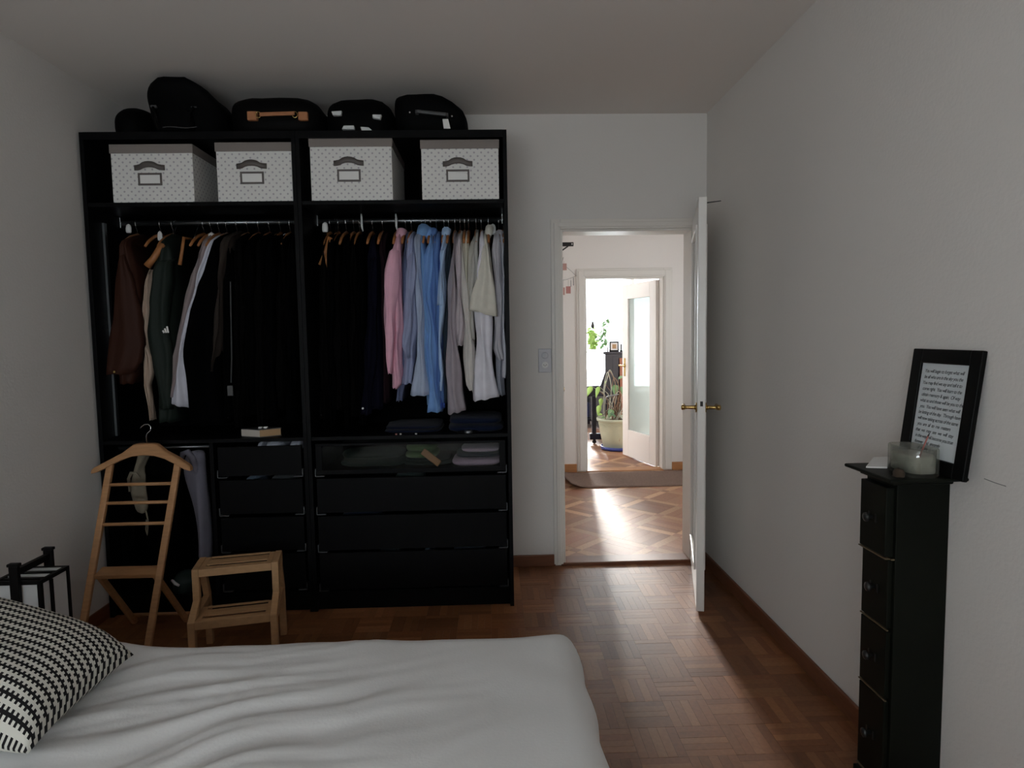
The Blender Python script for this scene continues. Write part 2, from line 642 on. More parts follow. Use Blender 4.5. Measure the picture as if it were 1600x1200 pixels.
def put_piece(name, me, m, parent, loc, rz):
    if not me.materials:
        me.materials.append(MT[m])
    o = bpy.data.objects.new(name, me)
    COL.objects.link(o)
    o.parent = parent
    o.location = Vector(loc)-ORG[parent]
    o.rotation_euler = (0, 0, rz)
    return o


BS = 0.160
meshes = [strip_block('parquet_block', BS, 5, WOODS, seed=i) for i in range(10)]
ny = 0
blocks = []
ix0, iy0 = XL, YW-.005
for j in range(16):
    for i in range(20):
        x, y = ix0+BS*(i+.5), iy0-BS*(j+.5)
        # only the part of the floor the room shows (the rest lies under the bed and the wardrobes)
        if x+BS/2 > XR+.02 or (y < 2.1 and x < .08) or (y > 3.30 and x < .06) or (y < 1.45):
            continue
        blocks.append((x, y, i+j))
for k, (x, y, par) in enumerate(blocks):
    put_piece('parquet_block', meshes[(k*7+par) % 10], 'parquet', floor, (x, y, 0), 0 if par % 2 else PI/2)
# what is left (behind the camera, under the bed, beneath wardrobes, the cut strip at the right wall) is one joined part
rest = MB(); rt = []
rnd = random.Random(3)
done = {(round(x, 3), round(y, 3)) for x, y, p in blocks}
for j in range(32):
    for i in range(21):
        x, y = ix0+BS*(i+.5), iy0-BS*(j+.5)
        if (round(x, 3), round(y, 3)) in done or y-BS/2 < YN:
            continue
        x1 = min(x+BS/2, XR)
        if x1-(x-BS/2) < .01:
            continue
        x0 = x-BS/2
        if (i+j) % 2:
            n = 6; e = [x0+(x+BS/2-x0)*q/n for q in range(n+1)]
            segs = [(e[q], min(e[q+1], x1), y-BS/2, y+BS/2) for q in range(n) if e[q] < x1-.003]
        else:
            segs = [(x0, x1, y-BS/2+BS*q/6, y-BS/2+BS*(q+1)/6) for q in range(6)]
        for (a, b, c, d) in segs:
            g = .00015
            rest.add([(a+g, c+g, 0), (b-g, c+g, 0), (b-g, d-g, 0), (a+g, d-g, 0), (a+g, c+g, -.01), (b-g, c+g, -.01), (b-g, d-g, -.01), (a+g, d-g, -.01)],
                     [(0, 1, 2, 3), (4, 5, 1, 0), (5, 6, 2, 1), (6, 7, 3, 2), (7, 4, 0, 3)])
            t = rnd.choice(WOODS)
            rt += [(*t, 1)]*5
ro = rest.build('parquet', 'parquet', floor, recalc=False)
ro['kind'] = 'stuff'
a_ = ro.data.attributes.new('tone', 'FLOAT_COLOR', 'FACE')
for i, c in enumerate(rt):
    a_.data[i].color = c


# hall and living room: diagonal squares framed by pale strips
def lattice_floor(name, x0, x1, y0, y1, vis, seed):
    fl = struct(MB().box(x0, x1, y0, y1, -.06, -.010).build(name, 'floorbase'))
    P, S = .345, .062
    sq = [strip_block('parquet_square', P-S, 4, WOODS2, seed=seed+i) for i in range(5)]
    for me in sq:
        for i, d in enumerate(me.attributes['tone'].data):
            c = d.color
            d.color = (c[0]*.86, c[1]*.80, c[2]*.78, 1)
    PALE = [(.47, .27, .15), (.45, .255, .14), (.50, .29, .165)]
    st = [strip_block('parquet_strip', P-S, 1, PALE, seed=seed+20+i, W=S) for i in range(3)]
    kn = [strip_block('parquet_corner', S, 1, WOODS2, seed=seed+30+i) for i in range(2)]
    r2 = math.sqrt(.5)
    vx0, vx1, vy0, vy1 = vis
    lim = (vx0-x0, x1, vy0, vy1)

    def place(nm, me, u, v, rz):
        x, y = (u-v)*r2+1.0, (u+v)*r2+y0
        h = P
        if x < vx0-h/2 or x > vx1+h/2 or y < vy0-h/2 or y > vy1+h/2:
            return
        R_ = Matrix.Rotation(PI/4+rz, 4, 'Z')
        T = Matrix.Translation((x, y, 0)) @ R_
        vs = [T @ q.co for q in me.vertices]
        if any(q.x < vx0 or q.x > vx1 or q.y < vy0 or q.y > vy1 for q in vs):
            bm = bmesh.new(); bm.from_mesh(me); bm.transform(T)
            for co, no in (((vx0, 0, 0), (-1, 0, 0)), ((vx1, 0, 0), (1, 0, 0)), ((0, vy0, 0), (0, -1, 0)), ((0, vy1, 0), (0, 1, 0))):
                bmesh.ops.bisect_plane(bm, geom=bm.verts[:]+bm.edges[:]+bm.faces[:], plane_co=co, plane_no=no, clear_outer=True)
            if len(bm.faces) < 1 or sum(f.calc_area() for f in bm.faces) < 1e-4:
                bm.free(); return
            bm.transform(T.inverted())
            m2 = bpy.data.meshes.new(nm); bm.to_mesh(m2); bm.free()
            me = m2
        put_piece(nm, me, 'hallparquet', fl, (x, y, 0), PI/4+rz)
    k = 0
    for a in range(-14, 15):
        for b in range(-14, 15):
            u, v = a*P, b*P
            k += 1
            place('parquet_square', sq[(a*3+b*5) % 5], u, v, 0 if (a+b) % 2 else PI/2)
            place('parquet_strip', st[(a+b) % 3], u+P/2, v, 0)
            place('parquet_strip', st[(a+2*b) % 3], u, v+P/2, PI/2)
            place('parquet_corner', kn[(a+b) % 2], u+P/2, v+P/2, 0)
    return fl


lattice_floor('floor_hall', HXL-.1, HXR+.1, YW+.02, HY1+.02, (HXL, 2.2, YW+.10, HY1+.02), 50)
lattice_floor('floor_living', FXL-.1, FXR+.1, HY1+.02, FY1+.1, (.55, 2.6, HY1+.05, 9.3), 80)

# ------------------------------------------------------------------ skirting, casings, thresholds
def skirt(name, m, bx):
    return struct(MB().box(*bx).build(name, m, bevel=.004))


skirt('baseboard_left', 'skirt', (XL, XL+.014, YN, YW, 0, .07))
skirt('baseboard_right', 'skirt', (XR-.014, XR, YN, YW, 0, .07))
skirt('baseboard_far', 'skirt', (XL+.015, OP1[0]-.047, YW-.014, YW, 0, .07))
skirt('baseboard_hall_left', 'hallskirt', (HXL, OP2[0]-.095, HY1-.014, HY1, 0, .082))
skirt('baseboard_hall_right', 'hallskirt', (OP2[1]+.085, HXR, HY1-.014, HY1, 0, .082))


def casing(name, op, yf, out, w, m='white', zt=None):
    """two-step moulded door casing on the face yf (towards -Y), plus the jamb lining"""
    x0, x1, _, zt = op
    mb = MB()
    for (a, b, d) in ((0, w, .016), (.012, w-.018, .024)):
        mb.box(x0-b, x0-a, yf-d, yf+.001, 0.012, zt+b)
        mb.box(x1+a, x1+b, yf-d, yf+.001, 0.012, zt+b)
        mb.box(x0-a, x1+a, yf-d, yf+.001, zt+a, zt+b)
    j = .014
    mb.box(x0, x0+j, yf-.005, yf+out, 0.012, zt)
    mb.box(x1-j, x1, yf-.005, yf+out, 0.012, zt)
    mb.box(x0+j, x1-j, yf-.005, yf+out, zt-j, zt)
    return struct(mb.build(name, m, bevel=.003))


casing('trim_1', OP1, YW, WT+.01, .055)
casing('trim_2', OP2, HY1, .14, .082)
struct(MB().box(OP1[0]-.012, OP1[1]+.012, YW-.012, YW+WT-.03, -.01, .018).build('trim_3', 'skirt', bevel=.006))
struct(MB().box(OP2[0], OP2[1], HY1-.01, FY0+.01, -.01, .008).build('trim_4', 'hallskirt', bevel=.003))


# ------------------------------------------------------------------ doors
def lever(door, base, out, along, m='brass'):
    """door handle: rose, neck and grip; out = direction out of the leaf, along = grip direction"""
    base, out, along = Vector(base), Vector(out).normalized(), Vector(along).normalized()
    mb = MB()
    mb.tube([base, base+out*.006], .024, 16)
    mb.tube([base+out*.006, base+out*.018, base+out*.045, base+out*.055], [.012, .009, .0085, .0095], 12)
    g = base+out*.060
    mb.tube([g-along*.012, g, g+along*.05, g+along*.10, g+along*.115], [.008, .0105, .0075, .009, .006], 12)
    mb.tube([base+out*.055, base+out*.07, base+out*.074], [.0125, .0135, .008], 12)
    return mb.build('handle', m, door, smooth=True)


HINGE = Vector((1.171, YW-.006, 0))
FREE = Vector((0.979, 3.034, 0))
dv = (FREE-HINGE); dl = dv.length; du = dv.normalized()
dn = Vector((-du.y, du.x, 0))
if dn.x < 0: dn = -dn             # towards the right wall
d1 = MB()
TH = .038


def dpt(a, b, z):
    return HINGE+du*a+dn*b+Vector((0, 0, z))


def dbox(mb, a0, a1, b0, b1, z0, z1):
    mb.hexa([dpt(a0, b0, z0), dpt(a1, b0, z0), dpt(a1, b1, z0), dpt(a0, b1, z0), dpt(a0, b0, z1), dpt(a1, b0, z1), dpt(a1, b1, z1), dpt(a0, b1, z1)])


dbox(d1, 0, .11, 0, TH, .012, 2.006)
dbox(d1, dl-.11, dl, 0, TH, .012, 2.006)
dbox(d1, .11, dl-.11, 0, TH, 1.88, 2.006)
dbox(d1, .11, dl-.11, 0, TH, .012, .20)
dbox(d1, .11, dl-.11, .010, TH-.010, .20, 1.88)
door1 = struct(d1.build('door_1', 'doorpaint', bevel=.003))
mo = MB()
for b0, b1 in ((-.009, .004), (TH-.004, TH+.009)):
    for a0, a1, z0, z1 in ((.095, .118, .185, 1.895), (dl-.118, dl-.095, .185, 1.895), (.118, dl-.118, .185, .208), (.118, dl-.118, 1.872, 1.895)):
        dbox(mo, a0, a1, b0, b1, z0, z1)
mo.build('moulding', 'doorpaint', door1, bevel=.003)
lever(door1, dpt(dl-.045, 0, 1.012), -dn, -du)
lever(door1, dpt(dl-.045, TH, 1.012), dn, -du)
lk = MB(); dbox(lk, dl-.001, dl+.0025, .013, .026, 1.022, 1.046)
lk.build('latch', 'hole', door1)
lk = MB(); dbox(lk, dl-.001, dl+.0012, .008, .030, .90, 1.09)
lk.build('lock_plate', 'doorpaint', door1)
hk = MB()
hk.tube([dpt(dl-.10, TH*.5, 2.009), dpt(dl-.10, TH+.004, 2.009), dpt(dl-.10, TH+.004, 1.995), dpt(dl-.10, TH+.07, 2.000)], [.003, .003, .003, .0022], 6)
hk.build('hook', 'blackiron', door1)

# living room door, glazed, opened away from us
H2 = Vector((1.690, FY0-.01, 0)); F2 = Vector((1.495, 7.160, 0))
ev = F2-H2; el = ev.length; eu = ev.normalized(); en = Vector((-eu.y, eu.x, 0))
if en.x > 0: en = -en


def ebox(mb, a0, a1, b0, b1, z0, z1):
    P_ = lambda a, b, z: H2+eu*a+en*b+Vector((0, 0, z))
    mb.hexa([P_(a0, b0, z0), P_(a1, b0, z0), P_(a1, b1, z0), P_(a0, b1, z0), P_(a0, b0, z1), P_(a1, b0, z1), P_(a1, b1, z1), P_(a0, b1, z1)])


d2 = MB()
ebox(d2, 0, .13, 0, .038, .012, 1.905)
ebox(d2, el-.13, el, 0, .038, .012, 1.905)
ebox(d2, .13, el-.13, 0, .038, 1.745, 1.905)
ebox(d2, .13, el-.13, 0, .038, .012, .31)
door2 = struct(d2.build('door_2', 'door2paint', bevel=.004))
gp = MB(); ebox(gp, .13, el-.13, .016, .021, .31, 1.745)
gp.build('pane', 'frosted', door2)
P2 = lambda a, b, z: H2+eu*a+en*b+Vector((0, 0, z))
lever(door2, P2(el-.06, .038, 1.02), en, -eu)
lever(door2, P2(el-.06, 0, 1.02), -en, -eu)
pl = MB(); ebox(pl, el-.078, el-.042, .038, .042, .90, 1.10)
pl.build('lock_plate', 'brass', door2, bevel=.001)
# door in the hall's left wall, only its knob peeps past the casing
d3 = struct(B('door_3', 'door2paint', (HXL, HXL+.012, 4.28, 5.08, .01, 1.98), bevel=.004))
k3 = MB(); kx = at(880, 608, 1, 4.36)
k3.tube([(HXL+.01, 4.36, kx.z), (kx.x-.012, 4.36, kx.z), (kx.x-.008, 4.36, kx.z), (kx.x+.004, 4.36, kx.z), (kx.x+.008, 4.36, kx.z)], [.009, .009, .022, .022, .012], 14)
k3.build('knob', 'brass', d3, smooth=True)

# ------------------------------------------------------------------ light switch with socket
s0 = at(841, 545, 1, YW-.01); s1 = at(862, 582, 1, YW-.01)
sx0, sx1, sz0, sz1 = s0.x, s1.x, s1.z, s0.z
sw = empty('light_switch', ((sx0+sx1)/2, YW, sz0), 'grey white wall plate with round switch above three pin socket beside the door casing', 'switch')
B('plate', 'plate', (sx0, sx1, YW-.012, YW-.0005, sz0, sz1), sw, bevel=.004)
cx = (sx0+sx1)/2
MB().lathe([(.019, YW-.012), (.018, YW-.016), (.0165, YW-.019)], (cx, 0, sz0+.10), 20, axis=1).build('rocker', 'plate', sw, smooth=False)
MB().hexa([(cx-.016, YW-.021, sz0+.088), (cx, YW-.026, sz0+.088), (cx, YW-.018, sz0+.088), (cx-.016, YW-.018, sz0+.088),
           (cx-.016, YW-.021, sz0+.112), (cx, YW-.026, sz0+.112), (cx, YW-.018, sz0+.112), (cx-.016, YW-.018, sz0+.112)]).build('toggle', 'plate', sw)
MB().lathe([(.019, YW-.012), (.019, YW-.0145), (.017, YW-.0145)], (cx, 0, sz0+.045), 20, axis=1).build('socket', 'card', sw)
for dx, dz in ((-.008, 0), (.008, 0), (0, -.005)):
    MB().lathe([(.0024, YW-.013), (.0024, YW-.0155)], (cx+dx, 0, sz0+.045+dz), 8, axis=1).build('pin_hole', 'hole', sw)

# ------------------------------------------------------------------ wardrobes
WYF, WYB, WH = 3.183, 3.738, 2.364
PT = .019


def wardrobe(x0, x1, label, kind):
    t = empty('wardrobe', ((x0+x1)/2, WYF, 0), label, 'wardrobe')
    for a in (x0, x1-PT):
        B('side_panel', 'black', (a, a+PT, WYF, WYB, 0, WH), t, bevel=.001)
    i0, i1 = x0+PT, x1-PT
    B('top_panel', 'black', (i0, i1, WYF, WYB, WH-.035, WH), t)
    B('bottom_panel', 'black', (i0, i1, WYF+.01, WYB, .08, .10), t)
    B('plinth', 'black', (i0, i1, WYF+.03, WYF+.045, 0, .08), t)
    B('back_panel', 'blackpanel', (i0, i1, WYB-.008, WYB-.001, .10, WH-.035), t)
    B('shelf', 'black', (i0, i1, WYF+.005, WYB-.01, 2.018, 2.037), t, bevel=.001)
    B('shelf', 'black', (i0, i1, WYF+.005, WYB-.01, .870, .888), t, bevel=.001)
    MB().tube([(i0, 3.46, 1.985), (i1, 3.46, 1.985)], .0125, 12).build('clothes_rail', 'steel', t, smooth=True)
    for a, b in ((i0, i0+.008), (i1-.008, i1)):
        MB().box(a, b, 3.44, 3.48, 1.96, 2.015).build('rail_bracket', 'chrome', t, bevel=.002)
    return t


def drawer(t, x0, x1, z0, z1, glass=False):
    y = WYF+.012
    mb = MB()
    if glass:
        f = .030
        mb.box(x0, x1, y, y+.018, z0, z0+.022).box(x0, x1, y, y+.018, z1-.012, z1)
        mb.box(x0, x0+f, y, y+.018, z0+.022, z1-.012).box(x1-f, x1, y, y+.018, z0+.022, z1-.012)
    else:
        mb.box(x0, x1, y, y+.018, z0, z1)
    mb.box(x0+.008, x0+.020, y+.018, WYB-.03, z0+.01, z1-.03)
    mb.box(x1-.020, x1-.008, y+.018, WYB-.03, z0+.01, z1-.03)
    mb.box(x0+.020, x1-.020, WYB-.045, WYB-.03, z0+.01, z1-.03)
    mb.box(x0+.020, x1-.020, y+.018, WYB-.045, z0+.01, z0+.02)
    d = mb.build('drawer', 'black', t, bevel=.001)
    if glass:
        B('pane', 'drawerglass', (x0+f, x1-f, y+.007, y+.011, z0+.022, z1-.012), d)
    for s, xx in ((1, x0-.006), (-1, x1+.006)):
        k = MB().box(min(xx, xx+s*.004), max(xx, xx+s*.004), y-.002, y+.02, z0-.008, z0+.030)
        k.box(min(xx+s*.004, xx+s*.046), max(xx+s*.004, xx+s*.046), y-.002, y+.02, z0-.010, z0-.006)
        k.build('runner_bracket', 'bracketgrey', d)
    return d


WX0, WXM, WX1 = -1.929, -.919, .0915
wl = wardrobe(WX0, WXM-.0005, 'tall black open wardrobe unit behind wooden valet stand, at the left wall', 'l')
wr = wardrobe(WXM+.0005, WX1, 'tall black open wardrobe unit nearest the doorway, holding blue and white shirts', 'r')
for z0, z1, g in ((.697, .852, True), (.503, .676, False), (.310, .485, False), (.107, .295, False)):
    drawer(wr, -.884, .060, z0, z1, g)
B('divider', 'black', (-1.400, -1.382, WYF+.005, WYB-.01, .10, .870), wl)
for z0, z1 in ((.700, .846), (.508, .678), (.320, .488), (.120, .300)):
    drawer(wl, -1.364, -.955, z0, z1)
# upright steel strip (pull-out mirror arm) at the wardrobe's left side
q0, q1 = at(157, 395, 1, 3.30), at(174, 678, 1, 3.30)
MB().box(WX0+PT+.001, WX0+PT+.012, 3.290, 3.310, .90, 1.96).build('upright_strip', 'steel', wl)
# pull-out trouser rail below the shelf
MB().tube([(-1.905, 3.30, .835), (-1.402, 3.30, .835)], .009, 10).build('trouser_rail', 'steel', wl, smooth=True)


# ------------------------------------------------------------------ storage boxes
def storage_box(pl, pr, pt, pb, label, skew=0.):
    yf = WYF+.012
    a, b = at(pl, pb, 1, yf), at(pr, pb, 1, yf)
    x0, x1 = a.x, b.x
    z0 = 2.0375
    zt = at(pl, pt, 1, yf).z
    h = zt-z0
    t = empty('storage_box', ((x0+x1)/2, yf, z0), label, 'box', 'dotted storage boxes on the top shelves')
    yb = yf+.45
    B('body', 'boxdots', (x0+.003, x1-.003, yf, yb, z0, zt-.012), t, bevel=.002)
    mb = MB().box(x0-.001, x1+.001, yf-.004, yb+.003, zt-.006, zt)
    mb.box(x0-.001, x1+.001, yf-.004, yf-.001, zt-.042, zt-.006).box(x0-.001, x1+.001, yb, yb+.003, zt-.042, zt-.006)
    mb.box(x0-.001, x0+.002, yf-.001, yb, zt-.042, zt-.006).box(x1-.002, x1+.001, yf-.001, yb, zt-.042, zt-.006)
    mb.build('lid', 'lid', t, bevel=.001)
    c = (x0+x1)/2 - .012
    zh = z0+h*.60
    n = 10
    top, bot = [], []
    for i in range(n+1):
        u = -1+2*i/n
        arch = .016*max(0, 1-(u/.62)**2)**.7 if abs(u) < .62 else 0
        top.append((c+u*.072, yf-.002-.012*(1-u*u), zh+.012+arch))
        bot.append((c+u*.072, yf-.002-.012*(1-u*u), zh-.013+arch*.8))
    hb = MB()
    hb.grid([bot, top])
    hb.build('handle', 'holder', t, smooth=True, solid=.004)
    zl = z0+h*.40
    f = MB()
    W2, H2_ = .056, .029
    f.box(c-W2, c+W2, yf-.004, yf-.0005, zl-H2_, zl-H2_+.009).box(c-W2, c+W2, yf-.004, yf-.0005, zl+H2_-.009, zl+H2_)
    f.box(c-W2, c-W2+.009, yf-.004, yf-.0005, zl-H2_+.009, zl+H2_-.009).box(c+W2-.009, c+W2, yf-.004, yf-.0005, zl-H2_+.009, zl+H2_-.009)
    lh = f.build('label_holder', 'holder', t)
    ca, cb = c-W2+.006, c+W2-.006
    za, zb_ = zl-H2_+.006, zl+H2_-.008
    MB().hexa([(ca, yf-.002, za), (cb, yf-.002, za), (cb, yf-.0006, za), (ca, yf-.0006, za), (ca, yf-.002, zb_), (cb, yf-.002, zb_-skew), (cb, yf-.0006, zb_-skew), (ca, yf-.0006, zb_)]).build('label_card', 'card', lh)
    return t


storage_box(176, 305, 226, 311, 'grey dotted storage box with taupe lid, leftmost on the top shelf')
storage_box(340, 459, 223, 311, 'grey dotted storage box with taupe lid, against the middle divider on its left')
storage_box(486, 615, 216, 311, 'grey dotted storage box, tallest one, just right of the middle divider')
storage_box(659, 781, 219, 311, 'grey dotted storage box at the right end, its label card slipped askew', skew=.014)


# ------------------------------------------------------------------ bags on top of the wardrobes
def lump(x0, x1, y0, y1, z0, z1, p=3., pz=2.6, n=26, m=14, wob=.006, seed=0, shape=None):
    """rounded soft box; flat on its base"""
    cx, cy = (x0+x1)/2, (y0+y1)/2
    rx, ry = (x1-x0)/2, (y1-y0)/2
    rows = []
    for j in range(m+1):
        v = j/m
        z = z0+(z1-z0)*v
        u = max(0., (v-.35)/.65)
        k = (1-u**pz)**(1/pz) if v > .35 else 1-.12*((.35-v)/.35)**2.5
        k = max(k, .02)
        row = []
        for i in range(n):
            a = 2*PI*i/n
            c, s_ = math.cos(a), math.sin(a)
            q = (abs(c)**p+abs(s_)**p)**(-1/p)
            P_ = Vector((cx+rx*k*q*c, cy+ry*k*q*s_, z))
            if shape: P_ = shape(P_, v)
            nn = noise.noise(P_*9+Vector((seed, 0, 0)))
            P_ += Vector((c, s_, .3))*wob*nn if j else Vector((0, 0, 0))
            row.append(P_)
        rows.append(row)
    return MB().loft(rows)


TOPZ = WH
# backpack
b1x0, b1x1 = at(224, 160, 1, 3.2).x, at(350, 160, 1, 3.2).x
bp_ = empty('backpack', ((b1x0+b1x1)/2, 3.36, TOPZ), 'bulky black backpack with buckled straps, tallest bag on top of the left wardrobe', 'bag')


def bpshape(P_, v):
    if P_.x > (b1x0+b1x1)/2+.05:
        P_.z -= .10*v*((P_.x-(b1x0+b1x1)/2-.05)/.15)
    P_.y -= .17*v*v*(1 if P_.y < 3.45 else .4)
    return P_


lump(b1x0, b1x1, 3.19, 3.60, TOPZ, 2.607, 3, 3, seed=1, wob=.012, shape=bpshape).build('body', 'bag', bp_, smooth=True)
lump(b1x0+.05, b1x1-.14, 3.165, 3.26, TOPZ+.005, 2.49, 4, 4, seed=2).build('front_pocket', 'bag', bp_, smooth=True)
for px in (241, 304):
    a = at(px, 167, 1, 3.17)
    MB().box(a.x-.014, a.x+.014, 3.160, 3.176, a.z-.006, a.z+.006).build('buckle', 'greyplastic', bp_, bevel=.002)
    MB().tube([(a.x, 3.158, a.z-.005), (a.x+.015*(1 if px < 270 else -1), 3.150, a.z-.035), (a.x+.02*(1 if px < 270 else -1), 3.155, a.z-.075)], [.006, .005, .004], 8).build('strap', 'bag2', bp_, smooth=True)
a, b = at(254, 199, 1, 3.155), at(308, 200, 1, 3.155)
MB().tube([(a.x+(b.x-a.x)*i/8, 3.156-.004*math.sin(i), a.z+.002*math.sin(i*.8)) for i in range(9)], .002, 6).build('zipper', 'greyplastic', bp_, smooth=True)
# low black bag at the left wall
o = lump(at(168, 200, 1, 3.25).x, at(232, 200, 1, 3.25).x-.01, 3.22, 3.60, TOPZ, at(195, 162, 1, 3.3).z, 2.3, 2.0, seed=4).build('holdall', 'bag', smooth=True)
tag(o, 'small slumped black bag on the wardrobe top next to the left wall', 'bag')
# briefcase with tan handle
x0, x1 = at(352, 180, 1, 3.2).x, at(499, 180, 1, 3.2).x
br = empty('briefcase', ((x0+x1)/2, 3.36, TOPZ), 'soft black briefcase with orange tan leather handle on the wardrobe top', 'bag')
lump(x0, x1, 3.20, 3.56, TOPZ, at(420, 149, 1, 3.25).z, 5, 3.5, seed=5, wob=.008).build('body', 'bag2', br, smooth=True)
ha, hb_ = at(386, 181, 1, 3.185), at(481, 182, 1, 3.185)
zc = ha.z
hw = hb_.x-ha.x
MB().bar((ha.x+hw*.22, 3.170, zc+.001), (ha.x+hw*.80, 3.170, zc+.006), .018, .010, (0, 0, 1)).build('handle', 'tan', br, bevel=.004)
MB().box(ha.x, ha.x+hw*.17, 3.180, 3.203, zc-.021, zc+.021).build('handle_patch', 'tan', br, bevel=.005)
MB().box(ha.x+hw*.84, hb_.x, 3.180, 3.203, zc-.022, zc+.018).build('handle_patch', 'tan', br, bevel=.005)
for k in (.20, .80):
    MB().tube([(ha.x+hw*k+.012*math.cos(q*PI/6), 3.172, zc+.014*math.sin(q*PI/6)) for q in range(13)], .0022, 6).build('ring', 'brass', br, smooth=True)
# trolley bag with pale patches
x0, x1 = at(502, 185, 1, 3.2).x, at(611, 185, 1, 3.2).x
tb = empty('trolley_bag', ((x0+x1)/2, 3.36, TOPZ), 'black bag with four white plastic corner pieces on the wardrobe top', 'bag')
lump(x0, x1, 3.21, 3.60, TOPZ, at(570, 152, 1, 3.3).z, 4, 2.5, seed=6, wob=.01).build('body', 'bag', tb, smooth=True)
for pts in (((518, 174), (534, 173), (533, 180), (520, 180)), ((582, 179), (596, 179), (594, 186), (582, 184)),
            ((534, 202), (537, 196), (553, 196), (554, 202)), ((563, 198), (576, 199), (582, 204), (565, 204))):
    q = [at(x, y, 1, 3.197) for x, y in pts]
    MB().prism([(p.x, 3.195, max(p.z, TOPZ+.001)) for p in q], (0, .022, 0)).build('corner_piece', 'patch', tb, bevel=.002)
# suitcase with handle and luggage tag
x0, x1 = at(613, 185, 1, 3.2).x, at(729, 185, 1, 3.2).x
su = empty('suitcase', ((x0+x1)/2, 3.38, TOPZ), 'black soft suitcase with a white luggage tag, rightmost bag on the wardrobes', 'suitcase')


def sshape(P_, v):
    if P_.x > x0+.22:
        P_.z -= .075*v*(P_.x-x0-.22)/.13
    return P_


lump(x0, x1, 3.20, 3.62, TOPZ, at(650, 146, 1, 3.25).z, 6, 6, seed=8, wob=.006, shape=sshape).build('body', 'bag', su, smooth=True)
a, b = at(651, 174, 1, 3.18), at(698, 179, 1, 3.18)
MB().bar((a.x, 3.180, a.z), (b.x, 3.180, b.z), .016, .014, (0, 0, 1)).build('handle', 'greyplastic', su, bevel=.005)
for p in (a, b):
    MB().bar((p.x, 3.180, p.z), (p.x, 3.215, p.z-.004), .016, .014, (0, 0, 1)).build('handle_mount', 'greyplastic', su)
for px, py in ((640, 175), (706, 181)):
    p = at(px, py, 1, 3.195)
    MB().lathe([(.004, -.004), (.004, .006)], (p.x, 3.203, p.z), 8, axis=1).build('rivet', 'chrome', su)
a = at(697, 186, 1, 3.172)
tg = MB().hexa([(a.x-.012, 3.168, a.z-.045), (a.x+.020, 3.168, a.z-.045), (a.x+.020, 3.172, a.z-.045), (a.x-.012, 3.172, a.z-.045),
                (a.x-.017, 3.170, a.z), (a.x+.010, 3.170, a.z), (a.x+.010, 3.174, a.z), (a.x-.017, 3.174, a.z)]).build('luggage_tag', 'card', su, bevel=.001)
MB().tube([(a.x-.003, 3.172, a.z-.004), (a.x, 3.174, a.z+.018)], .0018, 5).build('loop', 'bag2', tg)


# ------------------------------------------------------------------ clothes on hangers
YC = 3.46            # rail centre


def interp(levels, z):
    for (z0, a0, b0), (z1, a1, b1) in zip(levels, levels[1:]):
        if z0 >= z >= z1:
            k = (z0-z)/(z0-z1) if z0 != z1 else 0
            k = k*k*(3-2*k)*.5+k*.5
            return a0+(a1-a0)*k, b0+(b1-b0)*k
    return levels[-1][1:]


def fold_loft(levels, yf, yb, seed, n=30, step=.028, top_slope=1.0, amp=.005, front_round=.06, hem=.0):
    """hanging cloth seen edge-on: per level an x-range, rounded at the front (yf), reaching back to yb"""
    zt, zb = levels[0][0], levels[-1][0]
    m = max(5, int((zt-zb)/step))
    rings = []
    for j in range(m+1):
        z = zt+(zb-zt)*j/m
        xa, xb = interp(levels, z)
        c, hw_ = (xa+xb)/2, max(.003, (xb-xa)/2)
        fr = min(.5*(yb-yf), front_round)
        drop = max(0., 1-(zt-z)/(.075*top_slope))      # shoulder slope
        y0 = yf+(min(YC, yb)-yf-.03)*drop**1.6 if top_slope else yf
        ring = []
        for i in range(n):
            t = i/n
            # perimeter: front arc half of the points, then back
            if t < .6:
                a = PI*(t/.6)
                X = -math.cos(a)
                Y = y0+fr*(1-math.sin(a)**.8)
                ph = X*2.2+seed*1.7
                Y += amp*1.6*math.sin(ph*2.7+z*3+seed)*math.sin(a)
                X = c+hw_*X*(1+0)+amp*math.sin(z*17+seed*2.1+X*2)*.8
            else:
                q = (t-.6)/.4
                X = c+hw_*.8*(1-2*q)*math.cos(0)
                Y = yb-.02*abs(1-2*q)
                X += amp*math.sin(z*13+seed)
            zz_ = z
            if j == m:
                zz_ += hem*(X-c)/max(hw_, .01)+.004*math.sin(seed+i)
            X += amp*.9*noise.noise(Vector((X*9+seed, z*7, i*.35)))*2
            ring.append(Vector((X, Y, zz_)))
        rings.append(ring)
    return MB().loft(rings)


def levels_px(pl, yf):
    out = []
    for py, a, b in pl:
        A, B_ = at(a, py, 1, yf), at(b, py, 1, yf)
        cl = lambda v: max(-1.902, min(.066, v))
        out.append(((A.z+B_.z)/2, cl(A.x), cl(B_.x)))
    return out


GN = [0]


